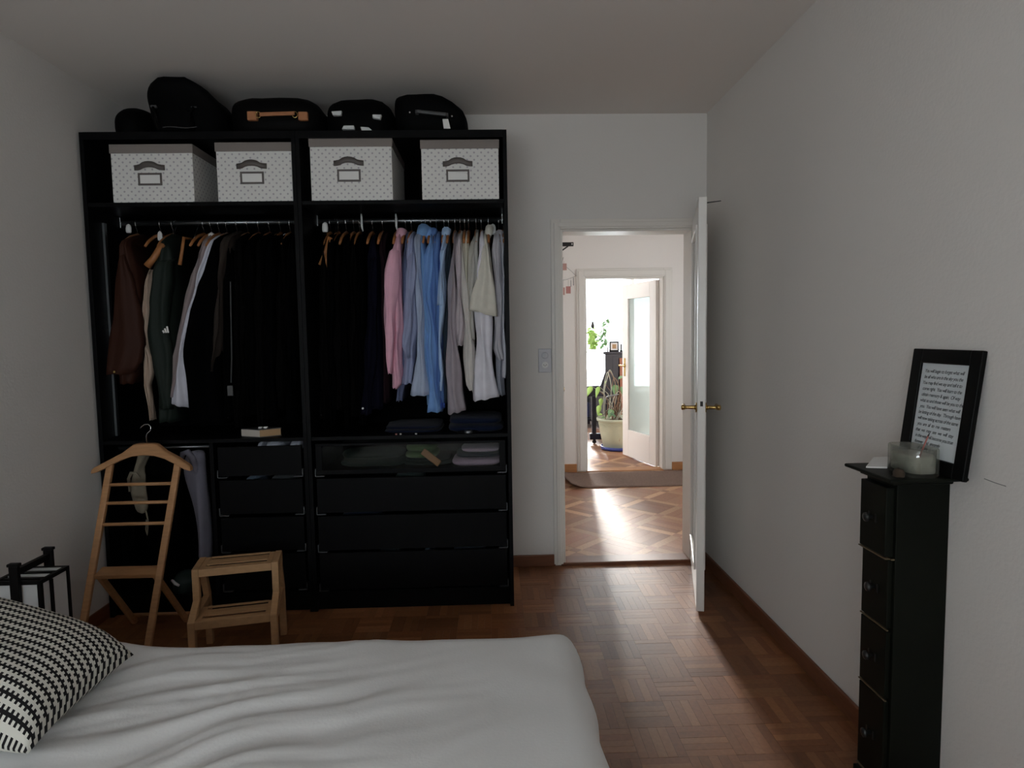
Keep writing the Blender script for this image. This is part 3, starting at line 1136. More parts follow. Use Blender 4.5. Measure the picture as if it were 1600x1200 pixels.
def garment(name, label, cat, m, body, yf=3.26, yb=3.66, sleeve=None, collar=None, group=None, hem=0., sl_mat=None, extra=None):
    GN[0] += 1
    s = GN[0]*1.37
    lv = levels_px(body, yf)
    if lv[0][0] > 1.72 and cat != 'scarf':
        z_, a_, b_ = lv[0]
        lv.insert(0, (max(z_+.035, 1.925), a_+(b_-a_)*.2, b_-(b_-a_)*.2))
    o = fold_loft(lv, yf, yb, s, hem=hem).build(name, m, smooth=True)
    tag(o, label, cat, group)
    if sleeve:
        sv = levels_px(sleeve, yf-.035)
        fold_loft(sv, yf-.035, yf+.075, s+.7, n=20, top_slope=.5, front_round=.04, hem=hem).build('sleeve', sl_mat or m, o, smooth=True)
    if collar:
        px, py, r = collar
        p = at(px, py, 1, YC-.06)
        mb = MB()
        mb.tube([(p.x-r*.3, YC-.085, p.z-.035), (p.x-r*.2, YC-.095, p.z-.012), (p.x, YC-.085, p.z+.012), (p.x+r*.2, YC-.03, p.z+.02), (p.x, YC+.05, p.z+.012)], [r*.5, r*.9, r, r*.8, r*.5], 10)
        mb.build('collar', m, o, smooth=True)
    return o


CL = {}


def C_(name, r, g, b, k=1., weave=.25):
    if name not in CL:
        CL[name] = cloth(name+'_cloth', lin((r, g, b)), k, weave)
    return CL[name]


KB = 2.0
blackc = mat('black_wool', (.0012, .0012, .0014), .95, spec=.02, bump=(200, .3, .001))
blackc2 = mat('black_corduroy', (.0020, .0018, .0018), .9, spec=.03, bump=(160, .4, .001))
navy = mat('navy_cotton', (.0035, .0035, .009), .9, spec=.04, bump=(200, .3, .001))
G = garment
# right wardrobe, left to right
GB = 'black garments at the left of the right rail'
for i, (a, b, t, bo) in enumerate(((497, 510, 400, 655), (509, 522, 378, 668), (521, 534, 384, 640), (533, 546, 372, 671), (545, 557, 380, 652), (556, 569, 386, 664))):
    G('jacket', ('first', 'second', 'third', 'fourth', 'fifth', 'sixth')[i]+' black garment from the middle divider on the right rail', 'clothing', blackc if i % 2 else blackc2,
      [(t, a+4, b-4), (t+25, a+1, b-1), (t+90, a-2, b+1), (540, a-1, b+1), (bo, a+2, b+3)], yf=3.27+.008*(i % 3), group=GB)
nv = G('shirt', 'dark navy shirt left of the pink shirt, small white cuff button', 'shirt', navy,
       [(372, 578, 586), (400, 572, 592), (470, 573, 596), (560, 571, 598), (640, 567, 598)], sleeve=[(395, 576, 588), (470, 572, 590), (560, 569, 586), (648, 564, 578)], yf=3.29)
p = at(567, 638, 1, 3.25)
MB().lathe([(.005, -.003), (.005, .003)], (p.x, 3.247, p.z), 10, axis=1).build('button', 'card', nv)
G('shirt', 'black and burgundy shirt squeezed behind the pink shirt', 'shirt', mat('burgundy_cotton', (.016, .007, .010), .9, spec=.1),
  [(378, 592, 600), (420, 588, 606), (520, 590, 606), (630, 590, 608)], yf=3.32)
G('shirt', 'pale pink long sleeved shirt, the only pink garment hanging', 'shirt', C_('pink', 186, 143, 158, 1.45),
  [(378, 616, 626), (395, 612, 626), (440, 610, 627), (520, 612, 628), (575, 610, 628), (598, 612, 629), (607, 613, 620)],
  sleeve=[(382, 611, 621), (395, 607, 623), (425, 601, 622), (470, 597, 621), (510, 599, 616), (555, 602, 613), (584, 603, 612)], collar=(628, 368, .026), yf=3.275)
G('shirt', 'slate blue shirt directly right of the pink shirt, mostly hidden', 'shirt', C_('slate', 92, 100, 128, 1.3),
  [(378, 631, 638), (405, 626, 640), (480, 625, 644), (560, 622, 640), (627, 617, 628)], yf=3.33)
G('shirt', 'lavender grey melange shirt between the pink and light blue shirts', 'shirt', C_('melange', 126, 133, 160, 1.35, .6),
  [(376, 638, 646), (400, 634, 648), (450, 632, 651), (520, 629, 652), (560, 628, 648), (600, 627, 642)], sleeve=[(388, 640, 646), (430, 634, 649), (490, 631, 647), (545, 630, 639), (560, 636, 639)], yf=3.28)
G('shirt', 'steel blue shirt with broad turned up collar, leftmost of the blue ones', 'shirt', C_('steelblue', 92, 122, 160, 1.45),
  [(368, 652, 664), (395, 648, 668), (450, 649, 670), (520, 656, 672), (600, 664, 680), (633, 666, 684)], collar=(663, 364, .034), yf=3.29)
G('shirt', 'light grey blue shirt with a wide flared cuff below the blue shirts', 'shirt', C_('greyblue', 142, 152, 172, 1.4),
  [(410, 648, 656), (440, 646, 660), (500, 652, 662), (550, 648, 666), (590, 645, 668), (600, 643, 669), (618, 640, 671)], yf=3.262)
G('shirt', 'bright sky blue shirt, glossy front edge in the row middle', 'shirt', C_('skyblue', 100, 134, 182, 1.35),
  [(376, 668, 678), (398, 660, 678), (450, 659, 674), (520, 664, 678), (600, 668, 684), (644, 667, 690)], collar=(672, 366, .022), yf=3.275)
G('shirt', 'medium blue shirt with deep blue folds left of the short sleeve', 'shirt', C_('midblue', 76, 104, 152, 1.25),
  [(378, 676, 686), (400, 671, 688), (460, 670, 690), (540, 676, 691), (600, 682, 692), (630, 684, 693)], collar=(678, 366, .020), yf=3.285)
G('shirt', 'royal blue shirt, narrow strip between the blue shirts', 'shirt', C_('royal', 44, 66, 130, 1.4),
  [(392, 684, 688), (430, 680, 689), (520, 681, 689), (600, 684, 690), (638, 686, 694)], yf=3.30)
G('shirt', 'pale blue short sleeved shirt, hem of sleeve at mid height', 'shirt', C_('paleblue', 142, 164, 192, 1.4),
  [(375, 690, 698), (395, 687, 696), (460, 686, 695), (540, 683, 690), (575, 686, 690), (610, 687, 690)],
  sleeve=[(382, 690, 694), (400, 687, 693), (440, 684, 693), (476, 683, 694)], collar=(698, 366, .024), yf=3.28)
G('shirt', 'dark slate shirt in shade between pale blue and taupe shirts', 'shirt', C_('darkslate', 46, 56, 66, 1.2),
  [(380, 694, 704), (420, 692, 704), (520, 690, 702), (630, 690, 698)], yf=3.33)
G('shirt', 'taupe linen shirt hanging lowest, with a flared cuff', 'shirt', C_('taupe', 138, 130, 136, 1.35, .5),
  [(382, 706, 712), (408, 703, 710), (450, 700, 711), (520, 697, 713), (570, 696, 718), (612, 697, 722), (622, 697, 725), (645, 699, 729)], yf=3.265, hem=.012)
G('shirt', 'lilac beige shirt with pointed folded sleeve right of the taupe shirt', 'shirt', C_('lilacbeige', 160, 151, 156, 1.35),
  [(376, 713, 720), (400, 711, 722), (450, 711, 722), (492, 711, 723), (505, 710, 725), (540, 713, 721)], yf=3.27)
G('shirt', 'light beige shirt, buttons down its curved hem', 'shirt', C_('lightbeige', 170, 166, 162, 1.35),
  [(385, 718, 724), (420, 719, 728), (500, 722, 738), (560, 724, 741), (600, 725, 742), (611, 729, 742)], yf=3.285, hem=-.02)
G('shirt', 'cream shirt with rounded shoulder between beige and grey shirts', 'shirt', C_('cream', 176, 171, 158, 1.35),
  [(381, 724, 732), (392, 721, 734), (430, 723, 735), (490, 726, 738), (540, 730, 742)], yf=3.30)
G('shirt', 'grey beige shirt with upright collar behind the cream tee', 'shirt', C_('greybeige', 158, 156, 150, 1.35),
  [(362, 741, 748), (385, 733, 748), (410, 730, 748), (470, 731, 742), (530, 735, 741)], yf=3.28)
G('shirt', 'white long sleeved shirt with broad cuff, brightest in the wardrobe', 'shirt', C_('white', 186, 184, 192, 1.5),
  [(390, 750, 756), (420, 744, 752), (480, 742, 768), (540, 743, 770), (590, 742, 773), (600, 741, 775), (624, 740, 779)], yf=3.255, hem=.012)
G('t_shirt', 'cream short sleeved tee with wide sloping sleeve over the white shirt', 't-shirt', C_('creamtee', 178, 174, 164, 1.45),
  [(372, 754, 763), (390, 753, 766), (430, 754, 770), (470, 756, 774)], sleeve=[(374, 755, 763), (400, 751, 767), (430, 745, 771), (460, 737, 775), (489, 731, 779)], collar=(765, 362, .022), yf=3.27, hem=-.022)
G('shirt', 'pale grey shirt with bunched elbow right of the cream tee', 'shirt', C_('palegrey', 158, 156, 162, 1.35),
  [(364, 773, 783), (390, 769, 787), (450, 772, 788), (510, 772, 789), (545, 769, 789), (562, 776, 789)], collar=(781, 370, .022), yf=3.285)
G('shirt', 'grey shirt with a dark translucent hem below the bunched elbow', 'shirt', C_('greyhem', 140, 142, 152, 1.2),
  [(400, 780, 788), (500, 776, 789), (590, 774, 790), (618, 775, 789)], yf=3.32)
G('shirt', 'white shirt squeezed against the right side panel', 'shirt', C_('edgewhite', 176, 176, 184, 1.4),
  [(372, 785, 790), (420, 786, 791), (500, 787, 792), (590, 787, 793)], yf=3.29)
# left wardrobe
lj = G('leather_jacket', 'dark brown leather jacket with studded cuff, leftmost garment', 'jacket', mat('brown_leather', (.036, .013, .008), .62, spec=.12, bump=(40, .5, .003)),
       [(375, 183, 196), (420, 180, 208), (480, 178, 216), (560, 176, 214), (600, 180, 205)],
       sleeve=[(390, 183, 189), (410, 180, 195), (440, 177, 204), (490, 170, 214), (535, 164, 221), (565, 162, 214), (585, 160, 203)], yf=3.240)
p = at(179, 581, 1, 3.20)
MB().lathe([(.006, -.006), (.004, .006)], (p.x, 3.203, p.z), 10, axis=1).build('stud', 'brass', lj)
G('scarf', 'long beige scarf hanging twisted between leather and green jackets', 'scarf', C_('beige', 150, 132, 118, 1.25),
  [(420, 226, 233), (450, 224, 232), (500, 222, 231), (540, 222, 230), (560, 222, 236), (585, 223, 237), (602, 226, 230), (630, 229, 235), (656, 230, 238)], yf=3.27, yb=3.33)
gj = G('track_jacket', 'dark green track jacket with small white three bar logo', 'jacket', mat('dark_green_polyester', (.010, .016, .012), .7, spec=.25, bump=(30, .3, .003)),
       [(385, 240, 262), (430, 236, 264), (480, 234, 266), (560, 238, 268), (620, 244, 270), (660, 242, 272)],
       sleeve=[(400, 240, 262), (430, 234, 262), (475, 226, 261), (515, 222, 262), (550, 230, 264), (600, 240, 266), (640, 246, 266)], yf=3.30)
for k, (pa, pb, h) in enumerate((((257, 518), (261, 516), 4), ((259, 512), (263, 515), 8), ((262, 508), (267, 515), 12))):
    a = at(256.5+3.4*k, 520, 1, 3.262); 
    bq = at(258.6+3.4*k, 520-4-3.6*k, 1, 3.262)
    MB().bar((a.x, 3.262, a.z), (a.x-.006, 3.262, a.z+.012+.010*k), .0075, .003, (1, 0, 0)).build('logo_bar', 'card', gj)
G('shirt', 'mushroom brown shirt slanting down beside the white one, left wardrobe', 'shirt', C_('mushroom', 124, 112, 112, 1.3),
  [(380, 314, 322), (400, 305, 318), (430, 294, 310), (480, 282, 300), (530, 272, 290), (580, 264, 284), (620, 257, 276)], yf=3.285, yb=3.6)
G('shirt', 'white shirt half hidden by black coat in left wardrobe', 'shirt', C_('white2', 176, 176, 186, 1.3),
  [(372, 326, 333), (400, 317, 326), (440, 301, 318), (500, 284, 302), (550, 273, 292), (600, 265, 290), (634, 262, 292)], yf=3.275, yb=3.6, hem=-.012)
G('coat', 'large black coat covering the right half of a white shirt', 'coat', blackc,
  [(378, 328, 340), (410, 316, 344), (450, 302, 346), (490, 286, 344), (520, 279, 342), (560, 280, 340), (600, 285, 342), (665, 290, 350)], yf=3.25)
G('jacket', 'brown grey jacket edge showing between the black coats', 'jacket', mat('brown_grey_wool', (.034, .026, .022), .9, spec=.1, bump=(120, .4, .001)),
  [(362, 346, 356), (390, 342, 352), (440, 337, 345), (500, 335, 342), (545, 331, 339), (580, 326, 331)], yf=3.236, yb=3.6)
for i, (a, b, t, bo) in enumerate(((346, 362, 372, 655), (362, 378, 378, 668), (378, 396, 372, 650), (396, 412, 380, 664), (412, 430, 374, 655), (430, 446, 384, 640), (446, 460, 378, 660))):
    G('coat', ('seventh', 'sixth', 'fifth', 'fourth', 'third', 'second', 'first')[i]+' black coat left of the middle divider on the left rail', 'coat', blackc2 if i % 2 else blackc,
      [(t, a+4, b-4), (t+25, a+1, b-1), (t+90, a-2, b+1), (540, a-1, b+1), (bo, a, b+2)], yf=3.265+.008*(i % 3), group='black coats at the right of the left rail')
dc = MB(); q = [at(x, y, 1, 3.250) for x, y in ((360, 440), (361, 500), (362, 560), (361, 598))]
dc.tube([tuple(v) for v in q], .0032, 6)
e = at(360, 612, 1, 3.25)
dc.box(e.x-.013, e.x+.013, 3.246, 3.254, e.z-.02, e.z+.03)
tag(dc.build('drawstring', 'greyplastic', smooth=False), 'thin grey hanging drawstring in front of the black coats', 'cord')


# ------------------------------------------------------------------ hangers
def hanger_proto():
    t = empty('clothes_hanger', (0, YC, 1.985))
    z = 1.985
    hk = MB()
    pts = [(0, YC+.0165*math.cos(a), z+.0165*math.sin(a)+.0005) for a in [PI*(-.15+1.15*i/9) for i in range(10)]]
    hk.tube(list(reversed(pts))[::-1]+[(0, YC-.012, z-.022), (0, YC, z-.034), (0, YC, z-.060)], .0017, 6)
    hk.build('hook', 'chrome', t, smooth=True)
    br_ = MB()
    br_.tube([(0, YC-.165, z-.140), (0, YC-.13, z-.112), (0, YC-.07, z-.080), (0, YC, z-.058), (0, YC+.07, z-.080), (0, YC+.13, z-.112), (0, YC+.165, z-.140)], [.006, .008, .0085, .009, .0085, .008, .006], 8)
    br_.build('shoulder_bar', 'hangerwood', t, smooth=True)
    return t


hp = hanger_proto()
rxs = [at(px, 352, 1, YC).x for px in (516, 529, 541, 553, 562, 582, 598, 621, 634, 643, 659, 665, 673, 682, 694, 701, 711, 719, 726, 732, 744, 752, 763, 779, 786)]
lxs = [at(px, 352, 1, YC).x for px in (214, 251, 270, 318, 330, 342, 354, 370, 387, 404, 421, 438, 453)]
ORD = ['first', 'second', 'third', 'fourth', 'fifth', 'sixth', 'seventh', 'eighth', 'ninth', 'tenth', 'eleventh', 'twelfth', 'thirteenth', 'fourteenth', 'fifteenth',
       'sixteenth', 'seventeenth', 'eighteenth', 'nineteenth', 'twentieth', 'twenty-first', 'twenty-second', 'twenty-third', 'twenty-fourth', 'twenty-fifth']
for i, x in enumerate(rxs):
    h = hp if i == 0 else dup(hp, (0, 0, 0))
    h.location = (x, YC, 1.985)
    tag(h, 'wooden clothes hanger with chrome hook, '+ORD[i]+' from the left on right rail', 'hanger', 'hangers on the right rail')
for i, x in enumerate(lxs):
    h = dup(hp, (x, YC, 1.985))
    tag(h, 'wooden clothes hanger with chrome hook, '+ORD[i]+' from the left on left rail', 'hanger', 'hangers on the left rail')


def clamp_hanger(pts, w_, label, m='hangerwood'):
    """empty wooden trouser hanger hanging edge-on"""
    q = [at(x, y, 1, 3.30) for x, y in pts]
    t = empty('trouser_hanger', (q[0].x, YC, 1.985), label, 'hanger')
    MB().tube([(q[0].x, YC-.018, 1.99), (q[0].x, YC, 2.001), (q[0].x, YC+.017, 1.99), (q[0].x, YC+.010, 1.968), (q[0].x, YC-.01, 1.945), (q[0].x, 3.40, q[0].z)], .002, 6).build('hook', 'chrome', t, smooth=True)
    MB().tube([(q[0].x, 3.42, q[0].z+.01), *[(v.x, 3.30, v.z) for v in q]], [w_*.7]+[w_]*(len(q)-1)+[w_*1.15], 8).build('shoulder_bar', m, t, smooth=True)
    return t


clamp_hanger([(514, 372), (508, 395), (500, 414)], .009, 'orange wooden trouser hanger, left of the two hanging empty in the right wardrobe')
clamp_hanger([(517, 374), (512, 398), (508, 417)], .010, 'orange wooden trouser hanger, right of the two hanging empty in the right wardrobe')
clamp_hanger([(287, 372), (284, 395), (281, 414)], .008, 'slim wooden hanger hanging empty between green jacket and mushroom shirt')
clamp_hanger([(252, 384), (240, 404), (230, 416)], .016, 'thick polished wooden hanger end above the beige scarf')
# pale plastic hanger parts and tissue at the rail
for i, (px, py, r, lab) in enumerate(((201, 357, .016, 'white plastic hanger cap at the left end of the left rail'),
                                       (203, 404, .014, 'white plastic hanger tip beside the leather jacket'),
                                       (331, 374, .026, 'crumpled pale tissue over a hanger above the white shirt'),
                                       (250, 368, .018, 'pale paper dry cleaning cover on hanger above the scarf'),
                                       (369, 368, .014, 'slanting pale hanger cover above the black coats'),
                                       (446, 372, .016, 'pale blue hanger cover beside the middle divider'),
                                       (508, 355, .018, 'bundle of pale plastic hanger hooks at the left of the right rail'),
                                       (770, 358, .020, 'pale grey hanger foam above the cream tee'))):
    p = at(px, py, 1, 3.40)
    mb = lump(p.x-r*.75, p.x+r*.75, 3.40-r*.6, 3.40+r*.6, p.z-r*1.4, p.z+r*1.4, 2.2, 2.2, n=14, m=8, wob=.006, seed=i)
    tag(mb.build('hanger_cover', 'card' if i not in (4, 5) else 'plate', smooth=True), lab, 'hanger cover')
for px, nm in ((565, 'tall white plastic hook standing above the right rail, middle'), (619, 'tall white plastic hook standing above the right rail by the pink shirt')):
    p = at(px, 345, 1, 3.43)
    mb = MB().tube([(p.x-.001, 3.43, p.z+.035), (p.x+.001, 3.425, p.z+.012), (p.x+.001, 3.425, p.z-.03), (p.x+.006, 3.43, p.z-.055)], [.004, .006, .006, .003], 8)
    tag(mb.build('hook', 'patch', smooth=True), nm, 'hook')


# ------------------------------------------------------------------ folded things in and over the drawers
def folded(x0, x1, y0, y1, z0, z1, name, m, label, cat='folded clothes', group=None, seed=0, wob=.008, layers=2):
    t = None
    for k in range(layers):
        a = z0+(z1-z0)*k/layers
        b = z0+(z1-z0)*(k+1)/layers
        mb = lump(x0+.004*k, x1-.006*k, y0+.005*k, y1, a, b, 5, 3, n=28, m=6, wob=wob, seed=seed+k*3)
        if t is None:
            t = tag(mb.build(name, m, smooth=True), label, cat, group)
        else:
            mb.build('layer', m, t, smooth=True)
    return t


WHITEC = C_('foldedwhite', 170, 174, 186, 1.3)
for i, (pa, pb, pt, lab) in enumerate(((398, 411, 690, 'leftmost folded pale blue cloth peeping over the left top drawer'), (408, 440, 689, 'large folded white cloth peeping over the left top drawer'), (447, 470, 688, 'rightmost folded white cloth peeping over the left top drawer'))):
    a, b = at(pa, pt, 1, 3.23), at(pb, pt, 1, 3.23)
    folded(a.x, b.x, 3.222, 3.50, .712, min(.866, a.z+.004), 'folded_shirt', WHITEC, lab, seed=i, wob=.005)
PALEB = C_('foldedblue', 110, 130, 150, 1.2)
for i, (pa, pb, pt, lab, m_) in enumerate(((377, 402, 748, 'folded pale blue cloth in the second left drawer', PALEB), (416, 458, 747, 'folded grey cloth in the second left drawer', C_('fgrey', 84, 88, 92)),
                                            (612, 662, 746, 'folded grey green cloth in the second right drawer', C_('fgreygreen', 70, 90, 88)),
                                            (528, 596, 805, 'folded dark blue cloth in the third right drawer', C_('fblue', 22, 36, 60)),
                                            (590, 622, 861, 'folded grey cloth at the left of the bottom right drawer', C_('fslate', 56, 66, 70)),
                                            (660, 675, 860, 'small folded light cloth in the middle of the bottom right drawer', PALEB),
                                            (706, 760, 858, 'crumpled grey blue cloth at the right of the bottom right drawer', C_('fgb', 74, 84, 96)))):
    a, b = at(pa, pt, 1, 3.23), at(pb, pt, 1, 3.23)
    folded(a.x, b.x, 3.222, 3.48, a.z-.10, a.z+.004, 'folded_shirt', m_, lab, seed=10+i, wob=.006)
# behind the glass drawer front
a, b = at(706, 727, 1, 3.235), at(781, 727, 1, 3.235)
PINKC = C_('fpink', 176, 146, 168, 1.3)
folded(a.x, .034, 3.222, 3.45, .719, .760, 'folded_shirt', PINKC, 'lower folded pink shirt behind the glass drawer front', seed=30, layers=1)
folded(a.x+.02, .034, 3.226, 3.45, .761, .786, 'folded_trousers', C_('fnavy', 40, 44, 60), 'folded navy trousers between two pink shirts behind the glass', seed=31, layers=1)
folded(a.x+.05, .034, 3.230, 3.45, .787, .812, 'folded_shirt', PINKC, 'upper folded pink shirt behind the glass drawer front', seed=33, layers=1)
folded(at(632, 715, 1, 3.25).x, at(684, 715, 1, 3.25).x, 3.245, 3.45, .760, .828, 'folded_shirt', C_('fgreen', 84, 104, 62, 1.0), 'folded olive green shirt behind the glass drawer front', seed=35)
folded(at(510, 715, 1, 3.25).x+.06, at(630, 715, 1, 3.25).x, 3.26, 3.45, .719, .800, 'folded_sweater', C_('fdark', 46, 52, 50, 1.0), 'folded dark grey sweater behind the glass drawer front, left part', seed=37)
folded(at(630, 715, 1, 3.25).x, at(705, 715, 1, 3.25).x, 3.262, 3.45, .719, .757, 'folded_sweater', C_('fdark2', 52, 58, 58, 1.0), 'folded grey sweater below the olive shirt behind glass', seed=39)
p0, p1 = at(660, 705, 1, 3.232), at(687, 726, 1, 3.232)
tag(MB().bar((p0.x, 3.240, p0.z), (p1.x, 3.228, p1.z+.004), .035, .010, (.6, 0, .8)).build('belt', 'tan', bevel=.004), 'short orange tan leather strap behind the glass drawer front', 'belt')
# things lying on the shelf
folded(at(700, 660, 1, 3.3).x, at(790, 660, 1, 3.3).x-.01, 3.24, 3.60, .8885, .965, 'folded_jeans', C_('jeans', 16, 24, 46), 'folded dark blue jeans on the right wardrobe shelf under white shirts', 'jeans', seed=41)
folded(at(600, 670, 1, 3.3).x, at(690, 670, 1, 3.3).x, 3.25, 3.60, .8885, .925, 'folded_jeans', C_('jeans2', 14, 20, 40), 'flat folded navy garment on the right wardrobe shelf under blue shirts', 'jeans', seed=43)
w0 = at(732, 672, 1, 3.225)
wt = tag(MB().lathe([(.020, .8885), (.022, .892), (.022, .900), (.019, .903)], (w0.x, 3.215, 0), 20).build('wrist_watch', 'steel', smooth=False), 'dark wrist watch lying on the right wardrobe shelf edge', 'watch')
MB().tube([(w0.x-.020, 3.215, .896), (w0.x-.045, 3.215, .893), (w0.x-.06, 3.22, .891)], [.008, .007, .005], 6).build('strap', 'bag2', wt)
MB().tube([(w0.x+.020, 3.215, .896), (w0.x+.04, 3.215, .893), (w0.x+.05, 3.22, .891)], [.008, .007, .005], 6).build('strap', 'bag2', wt)
for i, (px, m_, lab) in enumerate(((619, 'redcard', 'small red trinket on the right wardrobe shelf'), (626, 'card', 'small white trinket beside the red one on the wardrobe shelf'), (650, 'patch', 'small silver trinket on the right wardrobe shelf'))):
    p = at(px, 677, 1, 3.205)
    tag(MB().lathe([(.004, .8885), (.006, .891), (.005, .895)], (p.x, 3.205, 0), 10).build('trinket', m_, smooth=True), lab, 'trinket')
# book / box on the left shelf
c0, c1, c2, c3 = at(383, 680, 2, .8885), at(405, 684, 2, .8885), at(441, 680, 2, .8885), at(418, 676, 2, .8885)
bk = empty('book', (c1.x, c1.y, .8885), 'thick tan and white box shaped book on the left wardrobe shelf', 'book')
vA = Vector((c0.x-c1.x, .05, 0)); vB = Vector((c2.x-c1.x, .06, 0))
q0 = Vector((c1.x, 3.205, 0))


def pr(o_, A, B2, z0, z1):
    return [tuple(o_+Vector((0, 0, z0))), tuple(o_+B2+Vector((0, 0, z0))), tuple(o_+A+B2+Vector((0, 0, z0))), tuple(o_+A+Vector((0, 0, z0))),
            tuple(o_+Vector((0, 0, z1))), tuple(o_+B2+Vector((0, 0, z1))), tuple(o_+A+B2+Vector((0, 0, z1))), tuple(o_+A+Vector((0, 0, z1)))]


MB().hexa(pr(q0, vA, vB, .8885, .892)).build('cover', 'greyplastic', bk)
MB().hexa(pr(q0+vA*.02+vB*.02, vA*.96, vB*.96, .892, .925)).build('pages', 'bookpages', bk)
MB().hexa(pr(q0-vA*.01-vB*.0, vA*1.02, vB*.02, .892, .925)).build('spine', 'bookcover', bk)
MB().hexa(pr(q0, vA, vB, .925, .929)).build('cover', 'greyplastic', bk)
for px, py, lab in ((408, 667, 'small pale key on the book in the left wardrobe'), (416, 664, 'small pale clip on the book in the left wardrobe')):
    p = at(px, py, 1, 3.26)
    tag(MB().box(p.x-.010, p.x+.008, 3.245, 3.262, .9295, .937).build('trinket', 'card', bevel=.002), lab, 'trinket')


# ------------------------------------------------------------------ cloths hanging on the trouser rail
def drape(path, width, depth, name, m, label, cat, seed=0, n=16):
    """cloth strip hanging along a path of (point, half width), oval section with folds"""
    rings = []
    for k, (P_, hw_) in enumerate(path):
        ring = []
        for i in range(n):
            a = 2*PI*i/n
            r_ = 1+.16*math.sin(3*a+seed+k*.8)+.08*math.sin(5*a+k*.5)
            ring.append(Vector(P_)+Vector((math.cos(a)*hw_*r_, math.sin(a)*depth*r_, 0.004*math.sin(2*a+k))))
        rings.append(ring)
    return tag(MB().loft(rings).build(name, m, smooth=True, sub=1), label, cat)


def pth(pts, Y):
    out = []
    for x, y, hw_ in pts:
        p = at(x, y, 1, Y)
        out.append(((p.x, Y, p.z), hw_))
    return out


tr = C_('greytrousers', 96, 94, 104, 1.25)
drape(pth([(309, 702, .032), (305, 716, .05), (306, 738, .055), (312, 765, .045), (316, 790, .036), (319, 820, .032), (321, 850, .031), (321, 885, .032)], 3.245), 0, .045,
      'trousers', tr, 'grey trousers hanging under the shelf right of the valet stand', 'trousers', 2)
tb2 = MB(); q = [at(x, y, 1, 3.225) for x, y in ((285, 718), (288, 708), (296, 705), (303, 714), (308, 730), (311, 745))]
tb2.tube([(v.x, 3.215-.01*math.sin(i*.6), v.z) for i, v in enumerate(q)], [.010, .014, .016, .017, .014, .006], 10)
tr_o = [o for o in COL.objects if o.name.startswith('trousers')][0]
tb2.build('folded_waistband', tr, tr_o, smooth=True)
bg = C_('creamcloth', 112, 104, 90, 1.2, .5)
do = drape(pth([(226, 702, .03), (224, 716, .028), (216, 732, .018), (218, 742, .030), (215, 757, .034), (219, 775, .036), (223, 788, .032), (223, 803, .022)], 3.235), 0, .03,
           'cloth_bag', bg, 'crumpled beige cloth bag hanging behind the valet stand bars', 'bag', 5)
q = [at(x, y, 1, 3.215) for x, y in ((228, 798), (231, 812), (231, 826), (230, 836), (228, 828), (229, 812))]
MB().tube([tuple(v) for v in q], .0035, 6).build('cord', bg, do, smooth=True)
q = [at(x, y, 1, 3.205) for x, y in ((203, 768), (201, 748), (205, 739), (212, 739), (218, 746))]
MB().tube([tuple(v) for v in q], [.006, .008, .009, .008, .005], 8).build('folded_edge', bg, do, smooth=True)
# dark trousers on the same rail, near black
for i, px in enumerate((188, 246, 268)):
    drape(pth([(px, 690, .03), (px, 720, .055), (px+2, 780, .06), (px+4, 850, .055), (px+6, 905, .05)], 3.33), 0, .05, 'trousers', blackc,
          ('black trousers hanging at the left below the left wardrobe shelf', 'black trousers hanging just right of the beige cloth bag', 'black trousers hanging next to the grey trousers')[i], 'trousers', i)
# green grey thing on the floor of the left wardrobe
o = lump(at(266, 912, 1, 3.22).x, at(298, 905, 1, 3.22).x, 3.20, 3.34, .1005, .20, 2.2, 2., seed=50, wob=.02).build('trainer', mat('dark_green_fabric', (.012, .028, .026), .6), smooth=True)
tag(o, 'dark green shoe on the wardrobe floor between valet stand and stool', 'shoe')
q = [at(x, y, 1, 3.185) for x, y in ((268, 906), (274, 912), (280, 915))]
MB().tube([tuple(v) for v in q], [.006, .008, .006], 8).build('pale_stripe', 'plate', o, smooth=True)

# ------------------------------------------------------------------ valet stand
VX = -1.662
va = empty('valet_stand', (VX, 2.9, 0), 'wooden folding valet stand with hanger top, in front of the left wardrobe', 'valet stand')


def vy(z): return 2.755+.37*z


def vl(z): return Vector((-1.822+.026*z, vy(z), z))
def vr(z): return Vector((-1.528+.050*z, vy(z), z))


for fn in (vl, vr):
    MB().bar(fn(.0), fn(.80), .030, .020, (1, 0, 0)).build('post', 'wood', va, bevel=.004)
for y_ in (757, 787, 820):
    # rungs at the heights seen in the picture
    zr = min((abs(at(215, y_, 1, vy(z/100)).z-z/100), z/100) for z in range(30, 80))[1]
    MB().tube([vl(zr)+Vector((.0, .0, 0)), vr(zr)], .0078, 10).build('rung', 'wood', va, smooth=True)
zs = min((abs(at(200, 899, 1, vy(z/100)).z-z/100), z/100) for z in range(10, 60))[1]
MB().bar(vl(zs)+Vector((.012, .03, 0)), vr(zs)+Vector((-.012, .03, 0)), .07, .022, (0, 1, .25)).build('seat_bar', 'wood', va, bevel=.004)
for fn, dx in ((vl, .028), (vr, -.028)):
    t0 = fn(zs)+Vector((dx, .01, -.005))
    MB().bar(t0, Vector((t0.x+(.015 if dx > 0 else .02), 3.120, .0)), .018, .028, (1, 0, 0)).build('rear_leg', 'wood', va, bevel=.003)
MB().tube([Vector((-1.775, 3.108, .045)), Vector((-1.50, 3.108, .045))], .008, 8).build('rear_rung', 'wood', va, smooth=True)
